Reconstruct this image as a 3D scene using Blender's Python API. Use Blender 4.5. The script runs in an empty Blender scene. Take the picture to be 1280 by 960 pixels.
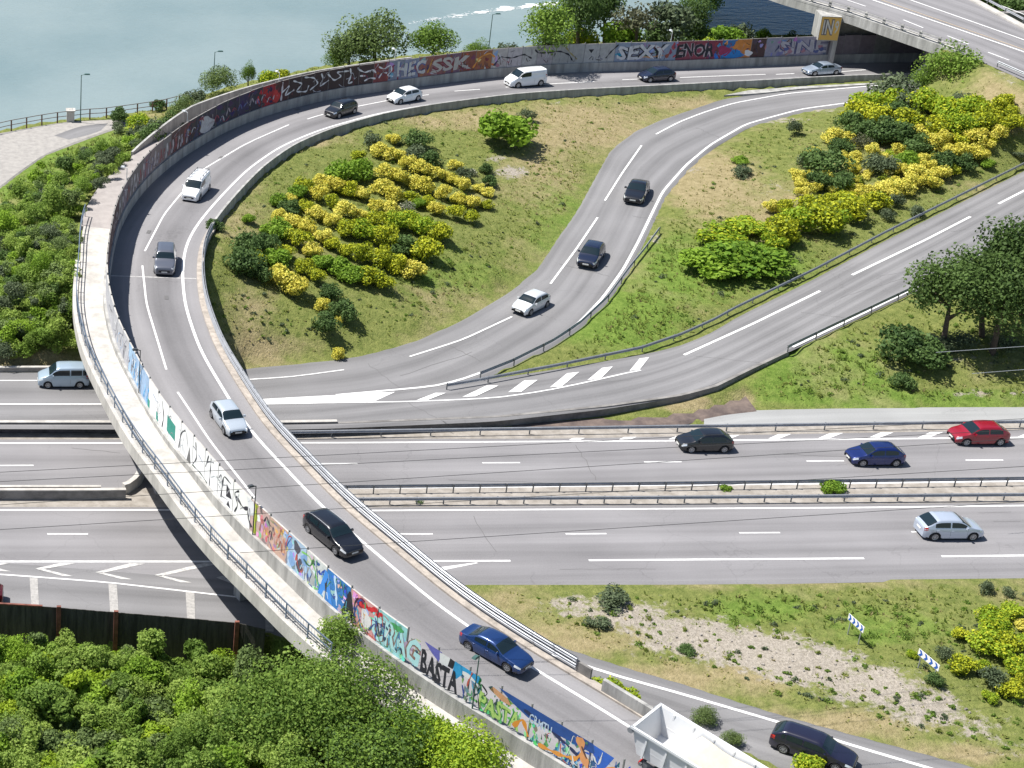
import bpy, math, random
import numpy as np
R = math.radians
random.seed(7); RNG = np.random.default_rng(7)
sc = bpy.context.scene; COL = sc.collection

# ------------------------------------------------------------------ camera, sky, sun, exposure
F = 2248.; PPX = 0.; PPY = 378.; TH = R(25); H = 72.6      # focal length in photo pixels, principal point, pitch, height
cam = bpy.data.cameras.new('camera'); cam_o = bpy.data.objects.new('camera', cam); COL.objects.link(cam_o)
cam.sensor_width = 36; cam.lens = F / 1280 * 36
cam.shift_x = 0.5; cam.shift_y = -102 / 1280
cam.clip_start = 1; cam.clip_end = 6000
cam_o.location = (0, 0, H); cam_o.rotation_euler = (R(90) - TH, 0, 0)
sc.camera = cam_o
SUN_EL, SUN_AZ = 61, (-.93, .30)                        # the sun stands to the left and a little beyond
w = bpy.data.worlds.new('World'); sc.world = w; w.use_nodes = True
nt = w.node_tree; sky = nt.nodes.new('ShaderNodeTexSky'); sky.sky_type = 'NISHITA'; sky.sun_disc = False
sky.sun_elevation = R(SUN_EL); sky.sun_rotation = math.atan2(SUN_AZ[0], SUN_AZ[1])
nt.links.new(sky.outputs[0], nt.nodes['Background'].inputs[0]); nt.nodes['Background'].inputs[1].default_value = 0.075
sl = bpy.data.lights.new('sun', 'SUN'); sl.energy = 5.0; sl.angle = R(0.5); sl.color = (1, .965, .91)
so = bpy.data.objects.new('sun', sl); COL.objects.link(so)
from mathutils import Vector, Matrix
n_ = math.hypot(*SUN_AZ)
so.rotation_euler = Vector((SUN_AZ[0] / n_ * math.cos(R(SUN_EL)), SUN_AZ[1] / n_ * math.cos(R(SUN_EL)), math.sin(R(SUN_EL)))).to_track_quat('Z', 'Y').to_euler()
sc.view_settings.view_transform = 'Standard'; sc.view_settings.look = 'None'; sc.view_settings.exposure = 0.6; sc.view_settings.gamma = 1
sc.cycles.max_bounces = 5; sc.cycles.diffuse_bounces = 2; sc.cycles.glossy_bounces = 2; sc.cycles.transmission_bounces = 3; sc.cycles.transparent_max_bounces = 4

# ------------------------------------------------------------------ measuring: photo pixel + height -> world point
def P(px, py, z=0.):
    xc = (px - PPX) / F; yc = -(py - PPY) / F
    d = (xc, math.cos(TH) + yc * math.sin(TH), -math.sin(TH) + yc * math.cos(TH))
    t = (z - H) / d[2]
    return np.array((d[0] * t, d[1] * t, z))
def pj(x, y, z):
    Z = z - H; f = y * math.cos(TH) - Z * math.sin(TH); u = y * math.sin(TH) + Z * math.cos(TH)
    return PPX + F * x / f, PPY - F * u / f
def mpp(px, py, z=0.):                                      # pixels per metre there
    p = P(px, py, z); return F / (p[1] * math.cos(TH) - (z - H) * math.sin(TH))

# ------------------------------------------------------------------ tagging and mesh helpers
def tag(o, label=None, cat=None, group=None, kind=None):
    if label: o['label'] = label
    if cat: o['category'] = cat
    if group: o['group'] = group
    if kind: o['kind'] = kind
    return o
def empty(name, loc=(0, 0, 0), rz=0, label=None, cat=None, group=None):
    o = bpy.data.objects.new(name, None); COL.objects.link(o); o.location = tuple(loc); o.rotation_euler = (0, 0, rz)
    o.empty_display_size = .3
    return tag(o, label, cat, group)
def link(name, me, parent=None):
    o = bpy.data.objects.new(name, me); COL.objects.link(o)
    if parent: o.parent = parent
    return o
class MB:
    def __init__(s): s.v = []; s.f = []; s.m = []; s.uv = []; s.sm = []
    def add(s, vs, fs, mi=0, uvs=None, smooth=False):
        b = len(s.v); s.v += [tuple(map(float, q)) for q in vs]
        for k, f in enumerate(fs):
            s.f.append([b + i for i in f]); s.m.append(mi); s.sm.append(smooth)
            s.uv.append([uvs[i] for i in f] if uvs is not None else None)
        return s
    def box(s, c, d, rz=0, mi=0, top=1.0, M=None):
        x, y, z = d[0] / 2, d[1] / 2, d[2] / 2; vs = []
        for k in (-1, 1):
            t = top if k == 1 else 1
            for a, b in ((-1, -1), (1, -1), (1, 1), (-1, 1)):
                X, Y = a * x * t, b * y * t
                q = (c[0] + X * math.cos(rz) - Y * math.sin(rz), c[1] + X * math.sin(rz) + Y * math.cos(rz), c[2] + k * z)
                vs.append(M @ Vector(q) if M else q)
        return s.add(vs, [(3, 2, 1, 0), (4, 5, 6, 7), (0, 1, 5, 4), (1, 2, 6, 5), (2, 3, 7, 6), (3, 0, 4, 7)], mi)
    def tube(s, a, b, r0, r1=None, n=8, mi=0, cap=True):
        a = Vector(a); b = Vector(b); r1 = r0 if r1 is None else r1
        d = (b - a).normalized(); u = d.orthogonal().normalized(); v = d.cross(u); vs = []
        for p, r in ((a, r0), (b, r1)):
            for i in range(n):
                t = 2 * math.pi * i / n; vs.append(p + (u * math.cos(t) + v * math.sin(t)) * r)
        fs = [(i, (i + 1) % n, n + (i + 1) % n, n + i) for i in range(n)]
        s.add(vs, fs, mi, smooth=True)
        if cap: s.add(vs, [tuple(range(n))[::-1], tuple(range(n, 2 * n))], mi)
        return s
    def sweep(s, path, prof, mi=0, closed=True, uv=False, caps=True):
        """prof: list of (lateral offset to the left, height) or function of index"""
        path = np.asarray(path, float); n = len(path); t = np.gradient(path[:, :2], axis=0)
        t /= np.linalg.norm(t, axis=1)[:, None] + 1e-9; nl = np.stack([-t[:, 1], t[:, 0]], 1)
        L = np.concatenate([[0], np.cumsum(np.linalg.norm(np.diff(path[:, :2], axis=0), axis=1))])
        vs = []; uvs = []
        for i in range(n):
            pr = prof(i) if callable(prof) else prof
            for (o, h) in pr:
                vs.append((path[i, 0] + nl[i, 0] * o, path[i, 1] + nl[i, 1] * o, path[i, 2] + h)); uvs.append((o, L[i]))
        k = len(prof(0) if callable(prof) else prof); fs = []
        for i in range(n - 1):
            for j in range(k if closed else k - 1):
                j2 = (j + 1) % k; fs.append((i * k + j, i * k + j2, (i + 1) * k + j2, (i + 1) * k + j))
        if closed and caps: fs += [tuple(range(k))[::-1], tuple(range((n - 1) * k, n * k))]
        return s.add(vs, fs, mi, uvs)
    def build(s, name, mats, parent=None, smooth=None):
        me = bpy.data.meshes.new(name); me.from_pydata(s.v, [], s.f)
        for m in (mats if isinstance(mats, (list, tuple)) else [mats]): me.materials.append(m)
        me.polygons.foreach_set('material_index', s.m)
        me.polygons.foreach_set('use_smooth', s.sm if smooth is None else [smooth] * len(s.f))
        if any(u is not None for u in s.uv):
            ul = me.uv_layers.new(name='UVMap'); flat = []
            for f, u in zip(s.f, s.uv):
                for k in range(len(f)): flat += list(u[k]) if u is not None else [0., 0.]
            ul.data.foreach_set('uv', flat)
        me.update()
        return link(name, me, parent)
def recalc(o):
    import bmesh
    b = bmesh.new(); b.from_mesh(o.data); bmesh.ops.recalc_face_normals(b, faces=b.faces); b.to_mesh(o.data); b.free(); return o
def resample(pts, step=None, n=None):
    pts = np.asarray(pts, float); L = np.concatenate([[0], np.cumsum(np.linalg.norm(np.diff(pts[:, :2], axis=0), axis=1))])
    if n is None: n = max(2, int(L[-1] / step) + 1)
    q = np.linspace(0, L[-1], n); return np.stack([np.interp(q, L, pts[:, k]) for k in range(pts.shape[1])], 1)
def smooth(a, k):
    a = np.array(a, float)
    for _ in range(k):
        b = a.copy(); b[1:-1] = .25 * a[:-2] + .5 * a[1:-1] + .25 * a[2:]; a = b
    return a
def spline(pts, step=1.0, k=None):
    q = resample(pts, .5); q = smooth(q, 16 if k is None else k); return resample(q, step)

# ------------------------------------------------------------------ materials
def mat(name, col, rough=.8, metal=0, spec=.5, var=.0, scale=1., bump=0., bscale=20., coat=0, col2=None, detail=6, stretch=None, uv=False, transl=0):
    m = bpy.data.materials.new(name); m.use_nodes = True; nt = m.node_tree; b = nt.nodes['Principled BSDF']
    b.inputs['Base Color'].default_value = (*col, 1); b.inputs['Roughness'].default_value = rough; b.inputs['Metallic'].default_value = metal
    b.inputs['Specular IOR Level'].default_value = spec; b.inputs['Coat Weight'].default_value = coat; b.inputs['Coat Roughness'].default_value = .05
    if var or col2 or bump:
        tc = nt.nodes.new('ShaderNodeTexCoord'); src = tc.outputs['UV' if uv else 'Object']
        if stretch:
            mp = nt.nodes.new('ShaderNodeMapping'); mp.inputs['Scale'].default_value = stretch; nt.links.new(src, mp.inputs[0]); src = mp.outputs[0]
    if var or col2:
        n = nt.nodes.new('ShaderNodeTexNoise'); n.inputs['Scale'].default_value = scale; n.inputs['Detail'].default_value = detail; n.inputs['Roughness'].default_value = .65
        nt.links.new(src, n.inputs['Vector'])
        cr = nt.nodes.new('ShaderNodeValToRGB'); c2 = col2 or tuple(min(1, c * (1 + var)) for c in col); c1 = col if col2 else tuple(c * (1 - var) for c in col)
        cr.color_ramp.elements[0].position = .36; cr.color_ramp.elements[0].color = (*c1, 1); cr.color_ramp.elements[1].position = .64; cr.color_ramp.elements[1].color = (*c2, 1)
        nt.links.new(n.outputs[0], cr.inputs[0]); nt.links.new(cr.outputs[0], b.inputs['Base Color'])
    if bump:
        n2 = nt.nodes.new('ShaderNodeTexNoise'); n2.inputs['Scale'].default_value = bscale; n2.inputs['Detail'].default_value = 4; nt.links.new(src, n2.inputs['Vector'])
        bp = nt.nodes.new('ShaderNodeBump'); bp.inputs['Strength'].default_value = bump; bp.inputs['Distance'].default_value = .1
        nt.links.new(n2.outputs[0], bp.inputs['Height']); nt.links.new(bp.outputs[0], b.inputs['Normal'])
    return m
def N(nt, t, **kw):
    n = nt.nodes.new(t)
    for k, v in kw.items(): setattr(n, k, v)
    return n
def asphalt(name, base, warm=0., track=.16, lane=3.5, phase=0.):
    """uv = (metres across, metres along): worn wheel paths, oil band, patches, cracks"""
    m = bpy.data.materials.new(name); m.use_nodes = True; nt = m.node_tree; L = nt.links.new; b = nt.nodes['Principled BSDF']
    b.inputs['Roughness'].default_value = .85; b.inputs['Specular IOR Level'].default_value = .3
    tc = N(nt, 'ShaderNodeTexCoord'); sx = N(nt, 'ShaderNodeSeparateXYZ'); L(tc.outputs['UV'], sx.inputs[0])
    # wheel path wave
    a = N(nt, 'ShaderNodeMath', operation='MULTIPLY_ADD'); L(sx.outputs[0], a.inputs[0]); a.inputs[1].default_value = 2 * math.pi / lane; a.inputs[2].default_value = phase
    c = N(nt, 'ShaderNodeMath', operation='COSINE'); L(a.outputs[0], c.inputs[0])
    mp = N(nt, 'ShaderNodeMapping'); mp.inputs['Scale'].default_value = (1.3, .035, 1); L(tc.outputs['UV'], mp.inputs[0])
    ns = N(nt, 'ShaderNodeTexNoise'); ns.inputs['Scale'].default_value = 1.; ns.inputs['Detail'].default_value = 5; L(mp.outputs[0], ns.inputs[0])
    nb = N(nt, 'ShaderNodeTexNoise'); nb.inputs['Scale'].default_value = .12; nb.inputs['Detail'].default_value = 4; L(tc.outputs['Object'], nb.inputs[0])
    nf = N(nt, 'ShaderNodeTexNoise'); nf.inputs['Scale'].default_value = 9; nf.inputs['Detail'].default_value = 6; nf.inputs['Roughness'].default_value = .75; L(tc.outputs['Object'], nf.inputs[0])
    def mul(x, k, add=0.):
        q = N(nt, 'ShaderNodeMath', operation='MULTIPLY_ADD'); L(x, q.inputs[0]); q.inputs[1].default_value = k; q.inputs[2].default_value = add; return q.outputs[0]
    def plus(x, y):
        q = N(nt, 'ShaderNodeMath', operation='ADD'); L(x, q.inputs[0]); L(y, q.inputs[1]); return q.outputs[0]
    v = plus(plus(mul(c.outputs[0], -track, 1.), mul(ns.outputs[0], .55, -.275)), plus(mul(nb.outputs[0], .5, -.25), mul(nf.outputs[0], .5, -.25)))
    vo = N(nt, 'ShaderNodeTexVoronoi', feature='DISTANCE_TO_EDGE'); vo.inputs['Scale'].default_value = .16
    nd = N(nt, 'ShaderNodeTexNoise'); nd.inputs['Scale'].default_value = 1.2; nd.inputs['Detail'].default_value = 4; L(tc.outputs['Object'], nd.inputs[0])
    mx = N(nt, 'ShaderNodeVectorMath', operation='ADD'); L(tc.outputs['Object'], mx.inputs[0]); L(nd.outputs[1], mx.inputs[1]); L(mx.outputs[0], vo.inputs[0])
    ck = N(nt, 'ShaderNodeMath', operation='LESS_THAN'); L(vo.outputs[0], ck.inputs[0]); ck.inputs[1].default_value = .006
    nm = N(nt, 'ShaderNodeTexNoise'); nm.inputs['Scale'].default_value = .07; L(tc.outputs['Object'], nm.inputs[0])
    ga = N(nt, 'ShaderNodeMath', operation='GREATER_THAN'); L(nm.outputs[0], ga.inputs[0]); ga.inputs[1].default_value = .52
    cm = N(nt, 'ShaderNodeMath', operation='MULTIPLY'); L(ck.outputs[0], cm.inputs[0]); L(ga.outputs[0], cm.inputs[1])
    v = plus(v, mul(cm.outputs[0], -.09))
    col = N(nt, 'ShaderNodeMix', data_type='RGBA', blend_type='MULTIPLY'); col.inputs[0].default_value = 1
    col.inputs[6].default_value = (base * (1 + warm), base, base * (1 + warm * .9), 1)
    cb = N(nt, 'ShaderNodeCombineColor')
    for k in range(3): L(v, cb.inputs[k])
    L(cb.outputs[0], col.inputs[7]); L(col.outputs[2], b.inputs['Base Color'])
    bp = N(nt, 'ShaderNodeBump'); bp.inputs['Strength'].default_value = .25; bp.inputs['Distance'].default_value = .03; L(nf.outputs[0], bp.inputs['Height']); L(bp.outputs[0], b.inputs['Normal'])
    return m
def leafmat(name, c0, c1, transl=.3, c2=None):
    m = bpy.data.materials.new(name); m.use_nodes = True; nt = m.node_tree; L = nt.links.new; b = nt.nodes['Principled BSDF']
    b.inputs['Roughness'].default_value = .6; b.inputs['Specular IOR Level'].default_value = .15
    at = N(nt, 'ShaderNodeAttribute'); at.attribute_name = 'tint'; oi = N(nt, 'ShaderNodeObjectInfo')
    ad = N(nt, 'ShaderNodeMath', operation='MULTIPLY_ADD'); L(oi.outputs['Random'], ad.inputs[0]); ad.inputs[1].default_value = .35; L(at.outputs['Fac'], ad.inputs[2])
    cr = N(nt, 'ShaderNodeValToRGB'); cr.color_ramp.elements[0].position = .1; cr.color_ramp.elements[0].color = (*c0, 1); cr.color_ramp.elements[1].position = 1.15 if False else 1.; cr.color_ramp.elements[1].color = (*c1, 1)
    if c2: e = cr.color_ramp.elements.new(.55); e.color = (*c2, 1)
    L(ad.outputs[0], cr.inputs[0]); L(cr.outputs[0], b.inputs['Base Color'])
    tr = N(nt, 'ShaderNodeBsdfTranslucent'); L(cr.outputs[0], tr.inputs[0]); mx = N(nt, 'ShaderNodeMixShader'); mx.inputs[0].default_value = transl
    L(b.outputs[0], mx.inputs[1]); L(tr.outputs[0], mx.inputs[2]); L(mx.outputs[0], nt.nodes['Material Output'].inputs[0])
    return m
M = dict(
    walk=mat('walkway_asphalt', (.27, .245, .235), .9, col2=(.35, .32, .305), scale=.8, bump=.1), road=asphalt('asphalt_highway', .205, .03, .09), slip=asphalt('asphalt_slip', .182, .018, .11), ramp=asphalt('asphalt_ramp', .20, .028, .19, 5.6, -2.1),
    shoulder=asphalt('asphalt_shoulder', .30, -.01, .02), quay=mat('quay_gravel', (.27, .255, .24), .9, col2=(.36, .34, .315), scale=1.6, bump=.3), faded=mat('faded_bars', (.27, .26, .25), .8, col2=(.40, .385, .365), scale=4.),
    paint=mat('road_paint', (.62, .61, .60), .6, col2=(.80, .80, .79), scale=2.5, bump=.1), oldpaint=mat('worn_paint', (.36, .35, .34), .7, col2=(.6, .59, .57), scale=3.), yellowpaint=mat('yellow_paint', (.52, .40, .26), .6, var=.15, scale=2),
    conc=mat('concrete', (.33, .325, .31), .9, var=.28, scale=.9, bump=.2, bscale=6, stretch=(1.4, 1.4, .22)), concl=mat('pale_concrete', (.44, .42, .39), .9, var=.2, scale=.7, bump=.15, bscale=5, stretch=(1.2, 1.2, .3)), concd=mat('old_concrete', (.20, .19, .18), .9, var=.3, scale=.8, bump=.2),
    kerb=mat('kerb_stone', (.36, .32, .28), .9, var=.25, scale=1.5, bump=.2), verge=mat('dusty_verge', (.24, .215, .185), .95, col2=(.36, .33, .295), scale=1.1, bump=.3),
    darkwall=mat('shade_tone_wall', (.075, .07, .075), .9, var=.4, scale=1.), steel=mat('galvanised_steel', (.36, .375, .40), .5, .5, var=.12, scale=2.), steeld=mat('weathered_steel', (.16, .17, .18), .6, .3, var=.2, scale=2.),  # darkwall: concrete with the shade of its near face put into the colour
    rail=mat('blue_grey_railing', (.12, .16, .22), .5, .2), lampg=mat('green_lamp_paint', (.05, .11, .10), .45), lampd=mat('dark_lamp_paint', (.05, .055, .06), .45), lampw=mat('white_lamp_paint', (.6, .62, .64), .4), lens=mat('lamp_lens', (.7, .72, .74), .25),
    rust=mat('rusty_post', (.12, .07, .05), .8, var=.3, scale=3), glass=mat('car_glass', (.010, .020, .026), .08, 0, .55), tyre=mat('tyre_rubber', (.018, .018, .02), .85), rim=mat('wheel_rim', (.42, .43, .45), .3, .7),
    plastic=mat('black_plastic', (.02, .02, .022), .6), lamp=mat('headlamp', (.72, .76, .8), .08, .2, .9, coat=1), tail=mat('tail_lamp', (.42, .02, .02), .2, coat=1), plate=mat('number_plate', (.7, .7, .66), .5),
    bark=mat('bark', (.10, .075, .055), .95, var=.3, scale=6, bump=.4), wood=mat('dark_fence_boards', (.028, .026, .024), .9, col2=(.085, .078, .068), scale=1., stretch=(3.5, 3.5, .35), bump=.3), woodrust=mat('rusty_fence_cap', (.17, .06, .042), .8, var=.4, scale=2),
    sand=mat('pale_load', (.52, .48, .40), .95, var=.07, scale=.8, bump=.5, bscale=3), white=mat('white_metal', (.74, .75, .76), .35, coat=.4, var=.03, scale=1.), blue=mat('sign_blue', (.02, .10, .42), .4), signw=mat('sign_white', (.8, .8, .8), .4), signback=mat('sign_back', (.35, .36, .37), .5, .4),
    dirt=mat('brown_dirt', (.085, .065, .06), .95, col2=(.17, .13, .11), scale=.7, bump=.5, bscale=5), cable=mat('dark_cable', (.04, .04, .045), .5), cablel=mat('bright_cable', (.5, .52, .55), .4, .5), rock=mat('foam', (.8, .82, .82), .6),
)
L_ = {}
def G(k, *a, **kw): L_[k] = leafmat(k, *a, **kw)
G('lf_broom', (.09, .14, .018), (.25, .31, .03), .3); G('fl_yellow', (.56, .50, .05), (.90, .82, .19), .35); G('fl_lime', (.30, .36, .02), (.58, .58, .04), .3)
G('lf_bright', (.10, .20, .022), (.30, .45, .05), .4); G('lf_mid', (.065, .13, .022), (.24, .36, .06), .36); G('lf_dark', (.042, .085, .026), (.14, .22, .065), .33); G('lf_deep', (.03, .062, .018), (.12, .19, .05), .32)
G('lf_grey', (.05, .075, .04), (.15, .19, .10), .25); G('lf_lime', (.16, .28, .02), (.36, .47, .04), .35); G('lf_thicket', (.08, .15, .026), (.35, .46, .10), .42, c2=(.19, .295, .055)); G('lf_willow', (.075, .12, .035), (.20, .27, .09), .3)
G('lf_bloom', (.30, .30, .20), (.52, .50, .40), .2); G('lf_brown', (.075, .08, .045), (.16, .17, .095), .25); G('lf_dry', (.20, .17, .07), (.46, .40, .20), .45); G('lf_tuft', (.16, .23, .045), (.42, .42, .15), .55, c2=(.27, .32, .08))

# ------------------------------------------------------------------ roads as measured lines
CL = [(1250, 89, 4), (1180, 91.5, 4), (1100, 94, 4), (1038, 96, 4), (984, 99, 4.1), (850, 106, 4.3), (720, 112.5, 4.6), (635, 118, 4.9), (534, 131, 5.3), (467, 143, 5.6), (400, 162, 5.9), (350, 183, 6.1), (310, 211, 6.3), (285, 236, 6.4), (263, 260, 6.5), (243, 285, 6.5), (231, 309, 6.5), (227.5, 342.5, 6.5), (231, 382, 6.5), (250, 438, 6.5), (272.5, 475.6, 6.5), (295, 513, 6.5), (321, 549, 6.4), (347.5, 575, 6.3), (385, 616, 6.2), (420, 650.3, 6.1), (469, 690, 5.9), (504, 720.6, 5.7), (538, 750, 5.5), (588, 786, 5.2), (662, 833, 4.8), (725, 870, 4.4), (789.5, 910, 4.0), (860, 955, 3.6), (940, 1005, 3.2), (1100, 1100, 2.6)]
OL = [(1250, 75, 0, 4), (1180, 77, 0, 4), (1038, 79, 0, 4), (984, 81, 0, 4.1), (850, 86.5, 0, 4.3), (702, 90, 0, 4.6), (601.5, 97.5, 0, 4.95), (501, 111, 0, 5.35), (430, 119, 0, 5.65), (363, 134, 0, 5.95), (302, 154, 0, 6.15), (252, 181, 0, 6.35), (215, 205, 0, 6.45), (181, 235, 0, 6.5), (158, 269, 0, 6.5), (144, 316, 0, 6.5), (134.7, 339, 3.6, 6.5), (140, 365, 3.6, 6.5), (149, 389, 3.6, 6.5), (162, 421, 3.6, 6.5), (187, 466, 3.6, 6.5), (214, 504, 3.6, 6.5), (244, 541, 3.6, 6.45), (282, 582.5, 3.6, 6.3), (316, 616, 3.6, 6.2), (350, 649, 3.6, 6.1), (405, 695.6, 3.6, 5.9), (459, 739, 3.6, 5.7), (527, 790, 3.6, 5.4), (600, 834, 3.6, 5.0), (660, 870, 3.6, 4.7), (715, 905, 3.6, 4.3), (774, 940, 3.6, 3.9), (850, 985, 3.6, 3.4), (1000, 1080, 3.6, 2.8)]
C = spline([P(a, b, z) for a, b, z in CL], 1.0, 40); NC = len(C)
Ow = np.array([P(a, b, z + d) for a, b, d, z in OL])
tt = np.gradient(C[:, :2], axis=0); tt /= np.linalg.norm(tt, axis=1)[:, None]; NR = np.stack([tt[:, 1], -tt[:, 0]], 1)   # right of travel = outer side
def pdist(p, pl):
    a = pl[:-1, :2]; d = pl[1:, :2] - a; t = np.clip(((p - a) * d).sum(1) / (d * d).sum(1), 0, 1); return np.linalg.norm(p - a - d * t[:, None], axis=1).min()
WD = smooth([pdist(C[i, :2], Ow) for i in range(NC)], 40)
SGN = 1.0 if np.dot(P(134, 319, 6.5)[:2] - C[np.argmin(np.linalg.norm(C[:, :2] - P(134, 319, 6.5)[:2], axis=1)), :2], NR[np.argmin(np.linalg.norm(C[:, :2] - P(134, 319, 6.5)[:2], axis=1))]) > 0 else -1.0
NR *= SGN                                                    # NR points to the outer side (wall)
def ramp_i(px, py):                                          # nearest station to a pixel on the deck
    z = 6.
    for _ in range(5):
        p = P(px, py, z)[:2]; i = int(np.argmin(np.linalg.norm(C[:, :2] - p, axis=1))); z = C[i, 2]
    return i, z
def off(d, dz=0., i0=0, i1=None, z=None):                    # path parallel to the white line, d metres towards the wall
    i1 = NC if i1 is None else i1; d = np.broadcast_to(d, NC) if np.ndim(d) == 0 else np.asarray(d)
    q = C.copy(); q[:, :2] += NR * d[:, None]; q[:, 2] = (C[:, 2] if z is None else z) + dz; return q[i0:i1]
def ist(px, py): return ramp_i(px, py)[0]
iB0 = ist(229, 352); iB1 = ist(600, 794)                     # the bridge stands free between these
# walkway outside the wall
WOFF = .55; idx = np.arange(NC)
iW0 = ist(620, 119); iW1 = NC
wz_pts = [(0, .3), (ist(400, 162), .2), (ist(263, 260), .15), (ist(231, 382), .45), (ist(295, 513), .85), (ist(347, 575), .65), (ist(420, 650), .15), (ist(504, 720), -.05), (NC, -.2)]
WZ = C[:, 2] + np.interp(idx, [a for a, b in wz_pts], [b for a, b in wz_pts])
wo_pts = [(0, 3.4), (ist(400, 162), 3.4), (ist(330, 197), 4.2), (ist(263, 260), 4.0), (ist(236, 300), 3.3), (ist(231, 330), 2.5), (ist(231, 382), 2.35), (ist(295, 513), 2.3), (ist(504, 720), 2.3), (NC, 2.6)]
WOUT = WD + WOFF + smooth(np.interp(idx, [a for a, b in wo_pts], [b for a, b in wo_pts]), 30)

def zs(x): return float(np.interp(x, [-400, 544, 600, 756, 850, 917, 1018, 1105, 1280, 1500], [.9, .9, .9, .92, 1.0, 1.25, 1.8, 2.4, 3.5, 4.8]))
def pix(lst, z=None, step=None):
    out = [P(q[0], q[1], (z(q[0]) if callable(z) else z) if z is not None else q[2]) for q in lst]
    return np.array(out)
slipA = pix([(-400, 505), (0, 505), (315, 502), (420, 500), (494, 491), (600, 476), (700, 461), (801, 444), (850, 432.7), (890, 416), (917, 399), (1018, 349), (1105, 302), (1280, 214), (1500, 102), (1800, -40)], zs)
slipB = pix([(-400, 532), (0, 532), (330, 534), (420, 532), (621, 523), (756, 508), (850, 493), (894, 480), (934, 461), (984, 438), (1152, 358), (1251, 306), (1280, 291), (1500, 180), (1800, 38)], zs)
loopA = pix([(-400, 466, .9), (0, 466, .9), (110, 466, .9), (300, 463, .9), (420, 451, .9), (453.6, 446, .9), (521, 428, .95), (581, 401, 1.05), (638, 367, 1.2), (675, 337, 1.45), (699, 300, 1.8), (722.5, 267, 2.1), (749, 218, 2.6), (766, 188, 2.9), (796, 164.6, 3.1), (830, 149.5, 3.25), (850, 143, 3.3), (905, 124, 3.6), (984, 113, 3.8), (1119, 101.5, 4), (1250, 95, 4)])
loopB = pix([(-400, 505, .9), (0, 505, .9), (315, 503, .9), (420, 497, .9), (544, 487, .9), (581, 477, .95), (635, 456.5, 1.05), (689, 430, 1.15), (722, 408.5, 1.3), (756, 376, 1.5), (783, 339, 1.8), (802, 302, 2.1), (831, 241, 2.6), (860, 208, 2.9), (890, 183, 3.1), (934, 157, 3.35), (1001, 138.5, 3.7), (1072, 129, 3.9), (1140, 121, 4), (1250, 112, 4)])
def strip_mesh(A, B, n, m=8, dz=0.):
    A = resample(smooth(resample(A, .5), 6), n=n); B = resample(smooth(resample(B, .5), 6), n=n); mb = MB(); vs = []; uv = []
    L = np.concatenate([[0], np.cumsum(np.linalg.norm(np.diff(A[:, :2], axis=0), axis=1))])
    for i in range(n):
        w_ = np.linalg.norm(A[i, :2] - B[i, :2]); e = .45 / max(w_, .45)
        for j in range(-1, m + 2):
            t = -e if j < 0 else 1 + e if j > m else j / m; q = A[i] * (1 - t) + B[i] * t; zz = A[i, 2] - .13 if j < 0 else B[i, 2] - .13 if j > m else q[2]
            vs.append((q[0], q[1], zz + dz)); uv.append((w_ * t, L[i]))
    k_ = m + 3; fs = [(i * k_ + j, i * k_ + j + 1, (i + 1) * k_ + j + 1, (i + 1) * k_ + j) for i in range(n - 1) for j in range(m + 2)]
    mb.add(vs, fs, 0, uv); return mb, np.array(vs)
def xroad(name, top, bot, z=0., dz=0., m='road', n=60):      # a road strip that runs across the picture
    mb, v = strip_mesh(pix(top, z), pix(bot, z), n, 6, dz); o = mb.build(name, M[m]); tag(o, kind='structure'); return o, v
FOOT = []                                                    # road footprints for the terrain
hwU, v = xroad('highway_upper_carriageway', [(-400, 548), (0, 548), (700, 547), (1280, 536), (2500, 518)], [(-400, 611), (0, 611), (420, 613), (1280, 604), (2500, 588)]); FOOT.append((v, 0, .12))
hwL, v = xroad('highway_lower_carriageway', [(-400, 632), (0, 632), (430, 633), (1280, 627), (2500, 613)], [(-400, 703), (0, 703), (300, 727), (561, 727), (850, 726.5), (1280, 718.5), (2500, 703)], dz=.004); FOOT.append((v, 0, .12))
exitA = [(-400, 690), (0, 700), (336, 722), (500, 727), (561, 730), (620, 768), (695, 808), (756, 828), (850, 855), (951, 888), (1085, 925), (1186, 952), (1400, 1010), (1900, 1140)]
exitB = [(-400, 735), (0, 760), (144, 771), (296, 784), (332, 788), (450, 806), (600, 824), (690, 834), (748, 849), (812, 880), (900, 922), (1000, 965), (1200, 1040), (1700, 1170)]
exr, v = xroad('exit_slip_road', exitA, exitB, 0., .0, 'slip', 90); FOOT.append((v, 0, .12))
mb, v = strip_mesh(loopA, loopB, 160, 8); loop = mb.build('loop_slip_road', M['slip']); tag(loop, kind='structure'); FOOT.append((v, 0, .12))
mb, v = strip_mesh(slipA, slipB, 140, 8, .004); slip = mb.build('entry_slip_road', M['slip']); tag(slip, kind='structure'); FOOT.append((v, 0, .12))
apron, v = xroad('paved_apron', [(880, 524), (925, 514), (1060, 511), (1280, 510), (2500, 497)], [(880, 533), (925, 532), (1060, 530), (1280, 526), (2500, 508)], .0, .0, 'shoulder', 30); FOOT.append((v, 0, .12))
dirt, v = xroad('dirt_triangle', [(640, 532), (760, 522), (850, 507), (900, 496), (928, 490)], [(640, 537.5), (760, 534), (850, 527), (900, 517), (945, 512)], .06, .0, 'dirt', 30); FOOT.append((v, 0, .12)); rr_dirt = ([(640, 532), (760, 522), (850, 507), (900, 496), (928, 490)], [(640, 537.5), (760, 534), (850, 527), (900, 517), (945, 512)])
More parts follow.
